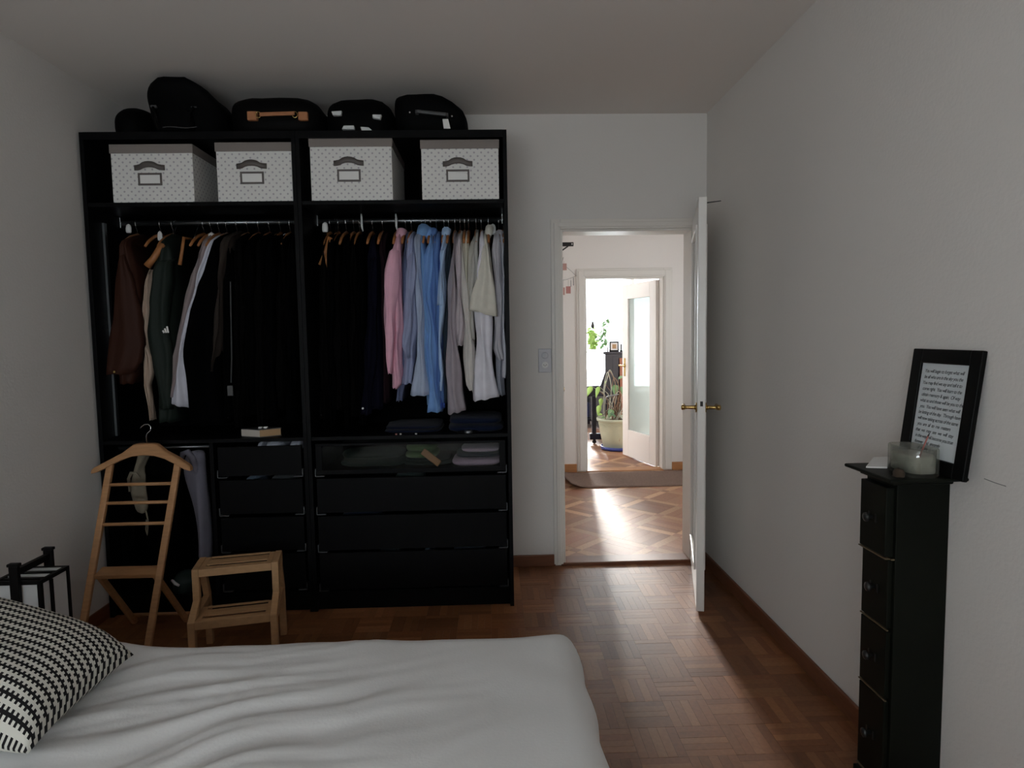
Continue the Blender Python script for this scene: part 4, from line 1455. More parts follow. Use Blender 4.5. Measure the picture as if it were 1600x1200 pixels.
# hanger shaped top: outline in the tilted plane of the posts
cxh = (vl(.8).x+vr(.8).x)/2-.003
hz = .775
prof_t = [(-.232, .003), (-.222, .014), (-.16, .046), (-.10, .078), (-.055, .113), (-.035, .117), (.035, .117), (.055, .113), (.10, .080), (.16, .050), (.215, .016), (.226, .003)]
prof_b = [(.228, -.012), (.20, -.004), (.15, .022), (.10, .046), (.05, .060), (0, .064), (-.05, .060), (-.10, .044), (-.15, .020), (-.20, -.006), (-.232, -.014)]
poly = [(cxh+u, vy(hz+v)-.018, hz+v) for u, v in prof_t+prof_b]
MB().prism(poly, (0, .036, .0)).build('hanger_top', 'wood', va, bevel=.007, seg=3)
hx = cxh+.002
MB().tube([(hx, 3.085, hz+.110), (hx, 3.085, hz+.150), (hx+.004, 3.085, hz+.163), (hx+.021, 3.085, hz+.177), (hx+.023, 3.085, hz+.195), (hx+.012, 3.085, hz+.207), (hx-.006, 3.085, hz+.206), (hx-.020, 3.085, hz+.196), (hx-.026, 3.085, hz+.188)], .0027, 8).build('hook', 'chrome', va, smooth=True)

# ------------------------------------------------------------------ step stool
st_a = math.radians(12)
SO = Vector((-1.275, 2.672, 0))           # front left corner of the upper step
sX, sY = Vector((math.cos(st_a), math.sin(st_a), 0)), Vector((-math.sin(st_a), math.cos(st_a), 0))
stool = empty('step_stool', SO+sX*.16, 'two step slatted wooden stool in front of the wardrobe drawers', 'stool')


def SP(a, b, z): return SO+sX*a+sY*b+Vector((0, 0, z))


def sbox(a0, a1, b0, b1, z0, z1):
    return MB().hexa([SP(a0, b0, z0), SP(a1, b0, z0), SP(a1, b1, z0), SP(a0, b1, z0), SP(a0, b0, z1), SP(a1, b0, z1), SP(a1, b1, z1), SP(a0, b1, z1)])


SWD, SD = .345, .165
UZ, LZ, FO = .416, .238, .112
for a in (0, SWD-.028):
    # front leg: up, kink, down
    pl = [(0, UZ), (0, LZ+.045), (-FO, LZ-.005), (-FO-.004, 0), (-FO+.034, 0), (-FO+.038, LZ-.03), (.032, LZ+.035), (.032, UZ)]
    MB().prism([SP(a, b, z) for b, z in pl], sX*.028).build('leg', 'wood2', stool, bevel=.003)
    pl = [(SD-.034, UZ), (SD-.034, LZ+.10), (SD+.018, LZ), (SD+.03, 0), (SD+.066, 0), (SD+.052, LZ), (SD, LZ+.11), (SD, UZ)]
    MB().prism([SP(a, b, z) for b, z in pl], sX*.028).build('leg', 'wood2', stool, bevel=.003)
    sbox(a, a+.028, .032, SD-.034, UZ-.032, UZ).build('side_rail', 'wood2', stool, bevel=.002)
    sbox(a, a+.028, -FO+.036, SD+.02, LZ-.036, LZ-.004).build('side_rail', 'wood2', stool, bevel=.002)
sbox(.028, SWD-.028, 0, .020, UZ-.034, UZ-.001).build('front_rail', 'wood2', stool, bevel=.002)
sbox(.028, SWD-.028, -FO, -FO+.020, LZ-.036, LZ-.002).build('front_rail', 'wood2', stool, bevel=.002)
for k in range(3):
    b0, b1 = ((.0205, .0345), (.0595, .0905), (.0925, .1225))[k]
    sbox(.050, SWD-.050, b0, b1, UZ-.0065, UZ-.001).build('slat', 'wood2', stool, bevel=.001)
    sbox(.050, SWD-.050, b0-FO, b1-FO, LZ-.0085, LZ-.003).build('slat', 'wood2', stool, bevel=.001)
sbox(.050, SWD-.050, .1475, .162, UZ-.0065, UZ-.001).build('slat', 'wood2', stool, bevel=.001)
sbox(.050, SWD-.050, .1475-FO, .162-FO, LZ-.0085, LZ-.003).build('slat', 'wood2', stool, bevel=.001)
for a in (.0285, SWD-.0500):
    sbox(a, a+.0215, .0205, SD-.008, UZ-.022, UZ-.0012).build('end_batten', 'wood2', stool, bevel=.001)
    sbox(a, a+.0215, -FO+.0205, SD-FO-.008, LZ-.022, LZ-.0032).build('end_batten', 'wood2', stool, bevel=.001)

# ------------------------------------------------------------------ lantern on the floor
LX0, LX1, LY0, LY1, LZT = -1.700, -1.535, 2.165, 2.315, .575
lan = empty('lantern', ((LX0+LX1)/2, (LY0+LY1)/2, 0), 'black framed square floor lantern with white paper panels and carrying bar', 'lantern')
T_ = .013
for x in (LX0, LX1-T_):
    for y in (LY0, LY1-T_):
        B('corner_post', 'blacklac', (x, x+T_, y, y+T_, 0, LZT), lan, bevel=.001)
for z in (.02, LZT-T_):
    for y in (LY0+.001, LY1-T_-.001):
        B('frame_bar', 'blacklac', (LX0+T_, LX1-T_, y, y+T_, z, z+T_), lan)
    for x in (LX0+.001, LX1-T_-.001):
        B('frame_bar', 'blacklac', (x, x+T_, LY0+T_, LY1-T_, z, z+T_), lan)
for nm, bx in (('paper_panel', (LX0+T_, LX1-T_, LY0+.005, LY0+.007, .033, LZT-T_)), ('paper_panel', (LX0+T_, LX1-T_, LY1-.007, LY1-.005, .033, LZT-T_)),
               ('paper_panel', (LX0+.005, LX0+.007, LY0+T_, LY1-T_, .033, LZT-T_)), ('paper_panel', (LX1-.007, LX1-.005, LY0+T_, LY1-T_, .033, LZT-T_))):
    B(nm, 'paper', bx, lan)
mx_ = (LX0+LX1)/2+.006
for y0, y1 in ((LY0-.016, LY0-.001), (LY1+.001, LY1+.016)):
    B('handle_post', 'blacklac', (mx_-.015, mx_+.015, y0, y1, .02, LZT+.055), lan, bevel=.002)
    B('post_cap', 'blacklac', (mx_-.019, mx_+.019, y0-.003, y1+.003, LZT+.055, LZT+.066), lan, bevel=.003)
B('carrying_bar', 'blacklac', (mx_-.010, mx_+.010, LY0-.001, LY1+.001, LZT+.022, LZT+.045), lan, bevel=.003)
for k in range(4):
    y = LY0+.030+k*.030
    B('top_slat', 'blacklac' if k % 2 == 0 else 'paper', (LX0+T_, LX1-T_, y, y+.016, LZT-.008, LZT-.002), lan)
# lattice on the right face
yc = (LY0+LY1)/2-.028
B('lattice_bar', 'blacklac', (LX1-.004, LX1+.004, yc, yc+.010, .033, LZT-T_), lan)
for k in range(3):
    B('lattice_bar', 'blacklac', (LX1-.003, LX1+.005, LY0+T_, yc+.018, .40-k*.016, .406-k*.016), lan)

# ------------------------------------------------------------------ bed
BX0, BX1, BY0, BY1, BZ = -1.925, .240, .22, 1.872, .50
bed = empty('bed', ((BX0+BX1)/2, (BY0+BY1)/2, 0), 'low double bed with rumpled white cotton sheet in the foreground', 'bed')
B('base', 'wood2', (BX0+.05, BX1-.06, BY0+.05, BY1-.06, .12, .25), bed, bevel=.005)
for x in (BX0+.10, BX1-.16):
    for y in (BY0+.10, BY1-.16):
        B('leg', 'wood2', (x, x+.06, y, y+.06, 0, .12), bed)
B('mattress', 'card', (BX0+.03, BX1-.035, BY0+.03, BY1-.035, .25, BZ-.03), bed, bevel=.05, seg=4)


def wrinkle(x, y):
    """folds that sweep diagonally towards the foot of the bed"""
    u = x-.55*(y-1.2)+.10*noise.noise(Vector((x*2.2, y*2.2, 3)))
    v = y-.32*(x+.9)-.05*noise.noise(Vector((x*3.1, y*2.5, 9)))*2
    f = 0
    fade = max(0., min(1., (.05-x)/.7))*max(.25, min(1., (1.95-y)/.4))
    n1 = noise.noise(Vector((x*1.2, v*17, 1.3)))
    n2 = noise.noise(Vector((x*2.0+4, v*36, 7.7)))
    rid = (1-abs(n1))**5
    f += .011*rid*fade+.005*n2*fade
    f += .030*math.exp(-((x+1.13)/.13)**2-((y-1.80)/.12)**2)
    f += .004*noise.noise(Vector((x*7, y*7, 2)))+.010*noise.noise(Vector((x*2, y*2, 5)))
    return f


NX, NY = 210, 150
R_ = .085
rows = []


def prof(t, a, b, drop):
    """parametrise across: returns (coordinate, depth below top). t in [-drop', L+drop']"""
    if t < a+R_:
        s = a+R_-t
        if s < R_*PI/2:
            g = s/R_
            return a+R_-R_*math.sin(g), R_*(1-math.cos(g))
        return a, R_+(s-R_*PI/2)
    if t > b-R_:
        s = t-(b-R_)
        if s < R_*PI/2:
            g = s/R_
            return b-R_+R_*math.sin(g), R_*(1-math.cos(g))
        return b, R_+(s-R_*PI/2)
    return t, 0


ext = .36
for j in range(NY+1):
    ty = BY0+R_-R_*PI/2-ext*.5+(BY1-BY0-2*R_+R_*PI+ext*1.5)*j/NY
    row = []
    for i in range(NX+1):
        tx = BX0+.02+(BX1-BX0-.02-R_+R_*PI/2+ext)*i/NX
        x, dx = prof(tx, BX0-1, BX1, ext)
        y, dy = prof(ty, BY0, BY1, ext)
        # round the plan corner at the foot, far side
        d = max(dx, dy) if min(dx, dy) < 1e-6 else (dx**2+dy**2)**.5 if max(dx, dy) < R_ else max(dx, dy)
        rc = .11
        if x > BX1-rc and y > BY1-rc:
            vx, vy_ = x-(BX1-rc), y-(BY1-rc)
            l = math.hypot(vx, vy_)
            if l > rc:
                x, y = BX1-rc+vx/l*rc, BY1-rc+vy_/l*rc
        if x > BX1-rc and y < BY0+rc:
            vx, vy_ = x-(BX1-rc), y-(BY0+rc)
            l = math.hypot(vx, vy_)
            if l > rc:
                x, y = BX1-rc+vx/l*rc, BY0+rc+vy_/l*rc
        z = BZ-min(d, .42)
        if d < .02:
            z += wrinkle(x, y)
            z -= .022*max(0., (x-(-.05))/.3)**2*0
        else:
            k = min(1., d/.12)
            fold = .012*k*noise.noise(Vector((x*5, y*5, z*1.6)))+.006*k*math.sin((x+y)*26)
            if dx > dy:
                x += fold
            else:
                y += fold
            z += wrinkle(x, y)*(1-k)
        row.append(Vector((x, y, z)))
    rows.append(row)
MB().grid(rows).build('sheet', 'sheet', bed, smooth=True)


# pillows
def cushion(name, O, eu_, ev_, L, W, th, m, label, uvs=True, n=44, sag=0., cat='cushion'):
    """square cushion: origin corner O, edge directions eu_, ev_, pinched corners"""
    ev_, eu_ = Vector(ev_).normalized(), Vector(eu_)
    eu_ = (eu_-ev_*eu_.dot(ev_)).normalized()
    nn = eu_.cross(ev_)
    if nn.z < 0: nn = -nn
    V, F, UVs = [], [], []

    def pt(u, v, side):
        a, b = 2*u-1, 2*v-1
        h = th*((1-a**4)*(1-b**4))**.55
        pin = .055
        uu = .5+.5*a*(1-pin*(1-b*b)*abs(a)**2)
        vv = .5+.5*b*(1-pin*(1-a*a)*abs(b)**2)
        p = Vector(O)+eu_*(uu*L)+ev_*(vv*W)
        k = .62 if side > 0 else -.38
        wr = .004*noise.noise(Vector((u*5, v*5, 2)))*(1-a**4)*(1-b**4)
        return p+nn*(h*k+wr)
    for side in (1, -1):
        o = len(V)
        for i in range(n+1):
            for j in range(n+1):
                V.append(pt(i/n, j/n, side)); UVs.append((i/n, j/n))
        for i in range(n):
            for j in range(n):
                q = (o+i*(n+1)+j, o+(i+1)*(n+1)+j, o+(i+1)*(n+1)+j+1, o+i*(n+1)+j+1)
                F.append(q if side > 0 else q[::-1])
    mb = MB(); mb.v, mb.f = V, F
    ob = mb.build(name, m, smooth=True, recalc=False)
    uvl = ob.data.uv_layers.new(name='UVMap')
    for lp in ob.data.loops:
        uvl.data[lp.index].uv = UVs[lp.vertex_index]
    bm = bmesh.new(); bm.from_mesh(ob.data)
    bmesh.ops.remove_doubles(bm, verts=bm.verts, dist=1e-5)
    bmesh.ops.recalc_face_normals(bm, faces=bm.faces)
    bm.to_mesh(ob.data); bm.free()
    return tag(ob, label, cat)


PA = at(209, 1023, 2, .545)
PB = at(44, 1178, 2, .545)
PC = at(-60, 900, 1, 1.80)
cushion('cushion', PA, PC-PA, PB-PA, .50, (PB-PA).length, .17, 'zigzag', 'black and cream zigzag knit cushion leaning on the white bed, lower left')
cushion('pillow', (-1.90, .62, .578), (0, 1, 0), (.5, 0, -.02), .85, .52, .17, 'sheet', 'plain white bed pillow lying under the zigzag cushion', cat='pillow')

# ------------------------------------------------------------------ drawer tower at the right wall
TX0, TX1, TY0, TY1, TZ = 1.090, XR-.002, 1.702, 1.845, .964
tw = empty('drawer_tower', ((TX0+TX1)/2, (TY0+TY1)/2, 0), 'narrow tall black drawer tower with moulded top against the right wall', 'chest')
B('body', 'tower', (TX0+.014, TX1, TY0, TY1, .05, TZ), tw, bevel=.002)
B('plinth', 'tower', (TX0-.004, TX1, TY0-.006, TY1+.006, 0, .05), tw, bevel=.004)
mb = MB().box(TX0-.006, TX1, TY0-.014, TY1+.005, TZ-.012, TZ).box(TX0-.022, TX1, TY0-.034, TY1+.008, TZ, TZ+.008)
mb.build('moulding', 'tower', tw, bevel=.004)
B('top', 'tower', (TX0-.050, TX1, TY0-.070, TY1+.012, TZ+.008, TZ+.018), tw, bevel=.004)
dz = [(.745, .94), (.54, .735), (.335, .53), (.07, .325)]
for i, (a, b) in enumerate(dz):
    off = .010 if i == 0 else 0
    d = B('drawer', 'tower', (TX0-off, TX0+.014, TY0+.010, TY1-.010, a, b), tw, bevel=.002)
    B('edge_strip', 'towerline', (TX0-off-.001, TX0+.004, TY0+.006, TY1-.006, a-.006, a-.003), d)
    c = (a+b)/2
    MB().lathe([(.006, 0), (.006, -.010), (.013, -.016), (.013, -.022), (.004, -.026)], (TX0-off, (TY0+TY1)/2, c), 14, axis=0).build('knob', 'knobdark', d, smooth=True)
    for dy in (-.016, .016):
        MB().box(TX0-off-.002, TX0-off, (TY0+TY1)/2+dy-.003, (TY0+TY1)/2+dy+.003, c-.012, c+.012).build('back_plate', 'knobdark', d)
B('edge_strip', 'towerline', (TX0+.004, TX0+.013, TY0+.001, TY0+.004, .738, .742), tw)
TT = TZ+.018

# framed sheet leaning against the wall on the tower
FY_0, FY_1 = 1.585, 1.852
FBX, FTX, FZ1 = 1.203, 1.2440, 1.318
fd = Vector((FTX-FBX, 0, FZ1-TT)).normalized()      # up along the leaning frame
fn_ = Vector((-fd.z, 0, fd.x))                      # out towards the room
FH = (Vector((FTX, 0, FZ1))-Vector((FBX, 0, TT))).length
pf = empty('picture_frame', (FBX, (FY_0+FY_1)/2, TT), 'black framed sheet of handwriting leaning against the right wall on the tower', 'picture frame')


def FP(u, v, wv):      # u from the far end (left as seen), v up, w out of the frame
    return Vector((FBX, FY_1-u, TT))+fd*v+fn_*wv


FWD = FY_1-FY_0


def fbox(u0, u1, v0, v1, w0, w1):
    return MB().hexa([FP(u0, v0, w0), FP(u1, v0, w0), FP(u1, v1, w0), FP(u0, v1, w0), FP(u0, v0, w1), FP(u1, v0, w1), FP(u1, v1, w1), FP(u0, v1, w1)])


bw = .040
for bx in ((0, bw, 0, FH, -.008, .007), (FWD-bw, FWD, 0, FH, -.008, .007), (bw, FWD-bw, 0, bw, -.008, .007), (bw, FWD-bw, FH-bw, FH, -.008, .007)):
    fbox(*bx).build('frame_bar', 'frame', pf, bevel=.003)
sheet_ = fbox(bw-.002, FWD-bw+.002, bw-.002, FH-bw+.002, -.006, -.001).build('paper', 'ppaper', pf)
LINES = ['You will begin to forget what will', 'be all who are in the sky you the', 'You may find we say and tell it to',
         'come right.  You will learn to the', 'obtain memory & again.  Of way', 'what so and those will be you to the',
         'you.  You will have seen what will', 'be letting of the day.  Through have', 'will now taking across of the same',
         'you  are  all  to  me  matters', 'that  we  may  see  we  will  stay', 'in the way will become you true', 'forever  and  sincerely', '       if   more   is']
R4 = Matrix((-Vector((0, 1, 0)), fd, fn_)).transposed().to_4x4()
for i, tx in enumerate(LINES):
    fc = bpy.data.curves.new('handwriting', 'FONT')
    fc.body = tx
    fc.size = .0138
    fc.shear = .35
    fc.space_character = .86
    fc.offset = .0001
    ft = bpy.data.objects.new('text_source', fc)
    COL.objects.link(ft)
    bpy.context.view_layer.update()
    me = bpy.data.meshes.new_from_object(ft.evaluated_get(bpy.context.evaluated_depsgraph_get()))
    bpy.data.objects.remove(ft)
    me.materials.clear()
    me.materials.append(MT['ink'])
    fo = bpy.data.objects.new('handwriting', me)
    COL.objects.link(fo)
    fo.parent = sheet_
    P_ = FP(bw+.012+.002*math.sin(i*2.3), FH-bw-.026-i*.0168, -.0006)
    fo.matrix_local = Matrix.Translation(P_-ORG[pf]) @ R4

# glass jar with sooty wax and a stick
jc = Vector((1.147, 1.706, TT))


def oblong(prof):
    """rounded rectangular section swept over (scale, z)"""
    rings = []
    for k, h in prof:
        ring = []
        for i in range(32):
            t = 2*PI*i/32
            c, s_ = math.cos(t), math.sin(t)
            q = (abs(c)**4+abs(s_)**4)**(-.25)
            ring.append(Vector((jc.x+.042*k*q*c, jc.y+.066*k*q*s_, h)))
        rings.append(ring)
    return MB().loft(rings, False)


jar = empty('glass_jar', jc, 'clouded thick oblong glass jar with sooty wax on the tower in front of the frame', 'jar')
oblong([(.01, TT), (.92, TT), (1, TT+.005), (1, TT+.072), (.97, TT+.076), (.90, TT+.074), (.88, TT+.010), (.01, TT+.008)]).build('glass', 'jarglass', jar, smooth=True)
oblong([(.01, TT+.009), (.86, TT+.009), (.865, TT+.050), (.80, TT+.056), (.4, TT+.046), (.01, TT+.042)]).build('wax', 'wax', jar, smooth=True)
MB().tube([(jc.x+.005, jc.y-.01, TT+.03), (jc.x+.028, jc.y-.018, TT+.104)], .0022, 6).build('stick', 'pink', jar)
MB().tube([(jc.x+.028, jc.y-.018, TT+.104), (jc.x+.031, jc.y-.019, TT+.112)], [.0024, .001], 6).build('burnt_tip', 'hole', jar)
o = lump(jc.x-.078, jc.x-.046, jc.y-.055, jc.y-.015, TT, TT+.024, 2, 2, n=14, m=6, wob=.008, seed=77).build('pebble', 'soil', smooth=True)
tag(o, 'small dark dried lump on the tower top left of the jar', 'pebble')
n0 = at(1376, 726, 2, TT)
card = MB().hexa([at(1353, 731, 2, TT+.001), at(1386, 732, 2, TT+.001), at(1393, 719, 2, TT+.004), at(1365, 719, 2, TT+.003),
                  at(1353, 731, 2, TT+.001)+Vector((0, 0, .004)), at(1386, 732, 2, TT+.001)+Vector((0, 0, .005)), at(1393, 719, 2, TT+.004)+Vector((0, 0, .012)), at(1365, 719, 2, TT+.003)+Vector((0, 0, .009))])
tag(card.build('paper_card', 'card'), 'small folded white paper card on the tower top left of the jar', 'card')

# ------------------------------------------------------------------ hall
# folding shelf bracket on the hall's left wall
bry = 4.85
b0 = at(896, 382, 1, bry)
bk_ = empty('shelf_bracket', (HXL, bry, b0.z), 'black iron shelf bracket with diagonal strut high on hall left wall', 'bracket')
MB().box(HXL+.001, b0.x, bry-.010, bry+.010, b0.z-.013, b0.z+.016).build('arm', 'blackiron', bk_, bevel=.002)
MB().lathe([(.005, -.013), (.005, -.009)], (b0.x-.012, bry, b0.z+.002), 10, axis=1).build('screw', 'card', bk_)
MB().bar((b0.x-.04, bry, b0.z-.012), (HXL+.04, bry, b0.z-.115), .006, .010, (0, 1, 0)).build('strut', 'blackiron', bk_)
MB().box(HXL+.001, HXL+.045, bry-.008, bry+.008, b0.z-.135, b0.z-.105).build('foot', 'blackiron', bk_, bevel=.002)
# garland with pink cards hung between the bracket and the door casing
gy0, gy1 = 4.84, 6.24
ga = empty('garland', at(888, 430, 1, 5.2), 'thin string garland with small dusty pink cards hanging in the hall', 'garland')
def gp_(x, y, Y): return at(x, y, 1, Y)
s1 = [gp_(880, 402, 4.9), gp_(878, 412, 4.95), gp_(886, 418, 5.2), gp_(893, 424, 5.8), gp_(900, 431, 6.29)]
MB().tube(s1, .002, 5).build('string', 'string', ga)
s2 = [gp_(876, 438, 5.1), gp_(885, 437, 5.4), gp_(893, 434, 5.9), gp_(901, 431, 6.30)]
MB().tube(s2, .002, 5).build('string', 'string', ga)
for (x, y, Y, w2, h2, m_, px, py) in ((881, 417, 5.0, .022, .026, 'pinkcard', 879, 408), (888, 453, 5.45, .020, .030, 'redcard', 885, 437), (880, 455, 5.3, .014, .030, 'pinkcard', 880, 437),
                                      (892, 443, 5.9, .003, .028, 'string', 892, 434), (896, 440, 6.1, .004, .036, 'string', 896, 433)):
    c = gp_(x, y, Y)
    cd_ = MB().box(c.x-w2, c.x+w2, c.y-.001, c.y+.001, c.z-h2, c.z+h2).build('card', m_, ga)
    t_ = gp_(px, py, Y)
    MB().tube([(c.x, c.y, c.z+h2-.002), (c.x+.001, c.y, max(t_.z, c.z+h2+.01))], .0012, 4).build('thread', 'string', cd_)

# rug along the hall's far wall, its left end curling up
rows = []
n = 60
for i in range(n+1):
    x = .60+(2.30-.60)*i/n
    row = []
    for j in range(13):
        v = j/12
        lx = .90-.10*v                     # where the curl starts
        y = 5.64+.62*v
        z = .009+.0015*math.sin(x*16+v*3)+.0012*math.sin(x*41)
        xx = x
        if x < lx:
            k = (lx-x)/.30
            z += .045*k**2*(1.2-.4*v)
            xx = lx-(lx-x)*.72
            y += -.03*k*k*(1-v)+.02*math.sin(v*9)*k
        row.append((xx, y, z))
    rows.append(row)
rg = MB().grid(rows).build('rug', 'rug', smooth=True, solid=.010)
rg.modifiers['solid'].offset = 1
tag(rg, 'brown woven runner rug with curled left end in the hall', 'rug')

# ------------------------------------------------------------------ living room
# upright piano, side on
PX0, PX1, PY0, PY1, PH = 1.405, 1.64, 7.93, 9.40, 1.150
kz = at(930, 610, 1, 7.93).z
pn = empty('upright_piano', (PX0, PY0, 0), 'black upright piano seen from its side behind the potted plant', 'piano')
B('body', 'piano', (PX0, PX1, PY0, PY1, .12, PH-.03), pn, bevel=.004)
B('lid', 'piano', (PX0-.025, PX1+.01, PY0-.015, PY1+.015, PH-.03, PH), pn, bevel=.004)
B('side_moulding', 'piano', (PX0+.09, PX1-.07, PY0-.006, PY0, .78, PH-.06), pn, bevel=.003)
kx0 = at(911, 610, 1, 7.93).x
MB().prism([(kx0, PY0+.01, kz-.075), (kx0, PY0+.01, kz+.045), (kx0+.06, PY0+.01, kz+.055), (PX0-.06, PY0+.01, kz+.055), (PX0-.001, PY0+.01, kz+.22), (PX0-.001, PY0+.01, kz-.075)], (0, PY1-PY0-.02, 0)).build('key_bed', 'piano', pn, bevel=.004)
lx = at(928, 650, 1, 7.95).x
for yy in (PY0+.005, PY1-.07):
    B('leg', 'piano', (lx-.026, lx+.026, yy, yy+.065, .13, kz-.076), pn, bevel=.004)
    B('foot', 'piano', (lx-.055, lx+.30 if False else PX0+.02, yy, yy+.065, .055, .129), pn, bevel=.004)
    MB().lathe([(.024, -.012), (.026, 0), (.024, .012)], (lx+.005, yy+.03, .026), 14, axis=1).build('caster', 'blackiron', pn, smooth=True)
    MB().box(lx-.01, lx+.02, yy+.018, yy+.042, .03, .056).build('caster_fork', 'blackiron', pn)
# brown board against the piano side
c = at(972, 560, 1, 7.90)
bd = MB().hexa([(c.x-.045, 7.72, 0.0), (c.x+.075, 7.72, 0.0), (c.x+.075, 7.745, 0.0), (c.x-.045, 7.745, 0.0), (c.x-.03, 7.895, 1.07), (c.x+.075, 7.895, 1.07), (c.x+.075, 7.92, 1.07), (c.x-.03, 7.92, 1.07)])
bdo = tag(bd.build('board', 'brownboard', bevel=.004), 'red brown wooden board leaning on the piano side behind the plant', 'board')
MB().hexa([(c.x+.002, 7.874, .98), (c.x+.062, 7.874, .98), (c.x+.062, 7.878, .98), (c.x+.002, 7.878, .98), (c.x+.005, 7.884, 1.05), (c.x+.062, 7.884, 1.05), (c.x+.062, 7.888, 1.05), (c.x+.005, 7.888, 1.05)]).build('grey_inlay', 'greyplastic', bdo)
# things on the piano
zt = PH
a, b = at(952, 546, 1, 8.0), at(967, 532, 1, 8.0)
pp = empty('photo_frame', (a.x, 8.0, zt), 'small black photo frame standing on the piano top', 'photo frame')
fx0, fx1, fzt = a.x, b.x, zt+.125
MB().box(fx0, fx0+.016, 7.99, 8.01, zt, fzt).build('frame_bar', 'frame', pp)
MB().box(fx1-.016, fx1, 7.99, 8.01, zt, fzt).build('frame_bar', 'frame', pp)
MB().box(fx0+.016, fx1-.016, 7.99, 8.01, zt, zt+.016).build('frame_bar', 'frame', pp)
MB().box(fx0+.016, fx1-.016, 7.99, 8.01, fzt-.016, fzt).build('frame_bar', 'frame', pp)
MB().box(fx0+.014, fx1-.014, 7.996, 8.004, zt+.014, fzt-.014).build('print', 'card', pp)
MB().box(fx0+.038, fx1-.034, 7.994, 7.996, zt+.035, fzt-.035).build('picture', 'bookpages', pp)
c = at(970.5, 541, 1, 8.0)
tag(MB().lathe([(.016, zt), (.018, zt+.012), (.010, zt+.02), (.011, zt+.035), (.013, zt+.07), (.011, zt+.088), (.004, zt+.092)], (c.x, 8.0, 0), 14).build('figurine', 'frame', smooth=True), 'small black figurine on the piano right of photo frame', 'figurine')
c = at(949.5, 543, 1, 8.0)
tag(MB().lathe([(.010, zt), (.012, zt+.004), (.012, zt+.06), (.010, zt+.06), (.009, zt+.008)], (c.x, 8.0, 0), 14).build('candle', 'plate', smooth=True), 'tiny grey glass candle on the piano left of photo frame', 'candle')

# big potted plant
pc = at(962, 696, 2, .03); pc = Vector((pc.x+.0, 7.55, 0))
pcx = at(966, 690, 1, 7.55).x
pot = empty('potted_plant', (pcx, 7.55, 0), 'big leafy plant in sage green pot on blue saucer beside the glazed door', 'plant')
zr = at(950, 657, 1, 7.30).z
MB().lathe([(.17, .004), (.205, .008), (.215, .045), (.20, .045), (.17, .02)], (pcx, 7.55, 0), 32).build('saucer', 'blue', pot, smooth=True)
MB().lathe([(.165, .022), (.178, .03), (.215, zr*.55), (.232, zr-.05), (.236, zr-.045), (.250, zr-.035), (.256, zr-.01), (.252, zr), (.236, zr), (.228, zr-.05)], (pcx, 7.55, 0), 40).build('pot', 'pot', pot, smooth=True)
MB().lathe([(.226, zr-.06), (.226, zr-.045), (.1, zr-.03), (.002, zr-.028)], (pcx, 7.55, 0), 24).build('soil', 'soil', pot)
for k in range(20):
    a0 = 2*PI*k/20
    for sgn in (1, -1):
        pts = []
        for q in range(5):
            a = a0+sgn*q*PI/40
            zz_ = zr-.10+.04*q/4
            r_ = .222+.010*q/4+.003
            pts.append((pcx+r_*math.cos(a), 7.55+r_*math.sin(a), zz_))
        if math.sin(a0) < .25:
            MB().tube(pts, .0022, 4).build('relief_bead', 'pot', pot)
cr = [at(x, y, 1, 7.33) for x, y in ((973, 690), (970, 686), (969, 680), (971, 674), (970, 668)) ]
for pts in (((968, 690), (969, 684), (971, 680), (970, 674)), ((975, 690), (973, 684), (971, 680), (973, 672), (973, 666))):
    P3 = []
    for x, y in pts:
        q = at(x, y, 1, 7.34)
        dx = q.x-pcx
        r_ = .178+(.232-.178)*(q.z/zr)+.0015
        yy = 7.55-math.sqrt(max(.001, r_*r_-dx*dx))
        P3.append((q.x, yy, q.z))
    MB().tube(P3, .0028, 5).build('relief_mark', 'brownboard', pot)


def leaf(P_, d, L, W, m, parent, name='leaf', droop=.3):
    """heart shaped leaf, folded slightly along its rib"""
    P_, d = Vector(P_), Vector(d).normalized()
    s_ = d.cross(Vector((0, -.5, 1)))
    s_ = s_.normalized() if s_.length > .05 else Vector((1, 0, 0))
    n_ = s_.cross(d)
    ws = [(0, .0), (.10, .62), (.28, 1.), (.5, .88), (.72, .55), (.9, .2), (1, 0)]
    V, F = [], []
    for t, w_ in ws:
        c = P_+d*L*t-Vector((0, 0, droop*L*t*t))
        V += [c+s_*W*.5*w_+n_*.08*W*w_, c, c-s_*W*.5*w_+n_*.08*W*w_]
    for k in range(len(ws)-1):
        o = k*3
        F += [(o, o+1, o+4, o+3), (o+1, o+2, o+5, o+4)]
    mb = MB(); mb.add(V, F)
    return mb.build(name, m, parent, smooth=True, solid=.0012, recalc=False)


soilz = zr-.03
base = Vector((pcx, 7.55, soilz))
rnd = random.Random(11)
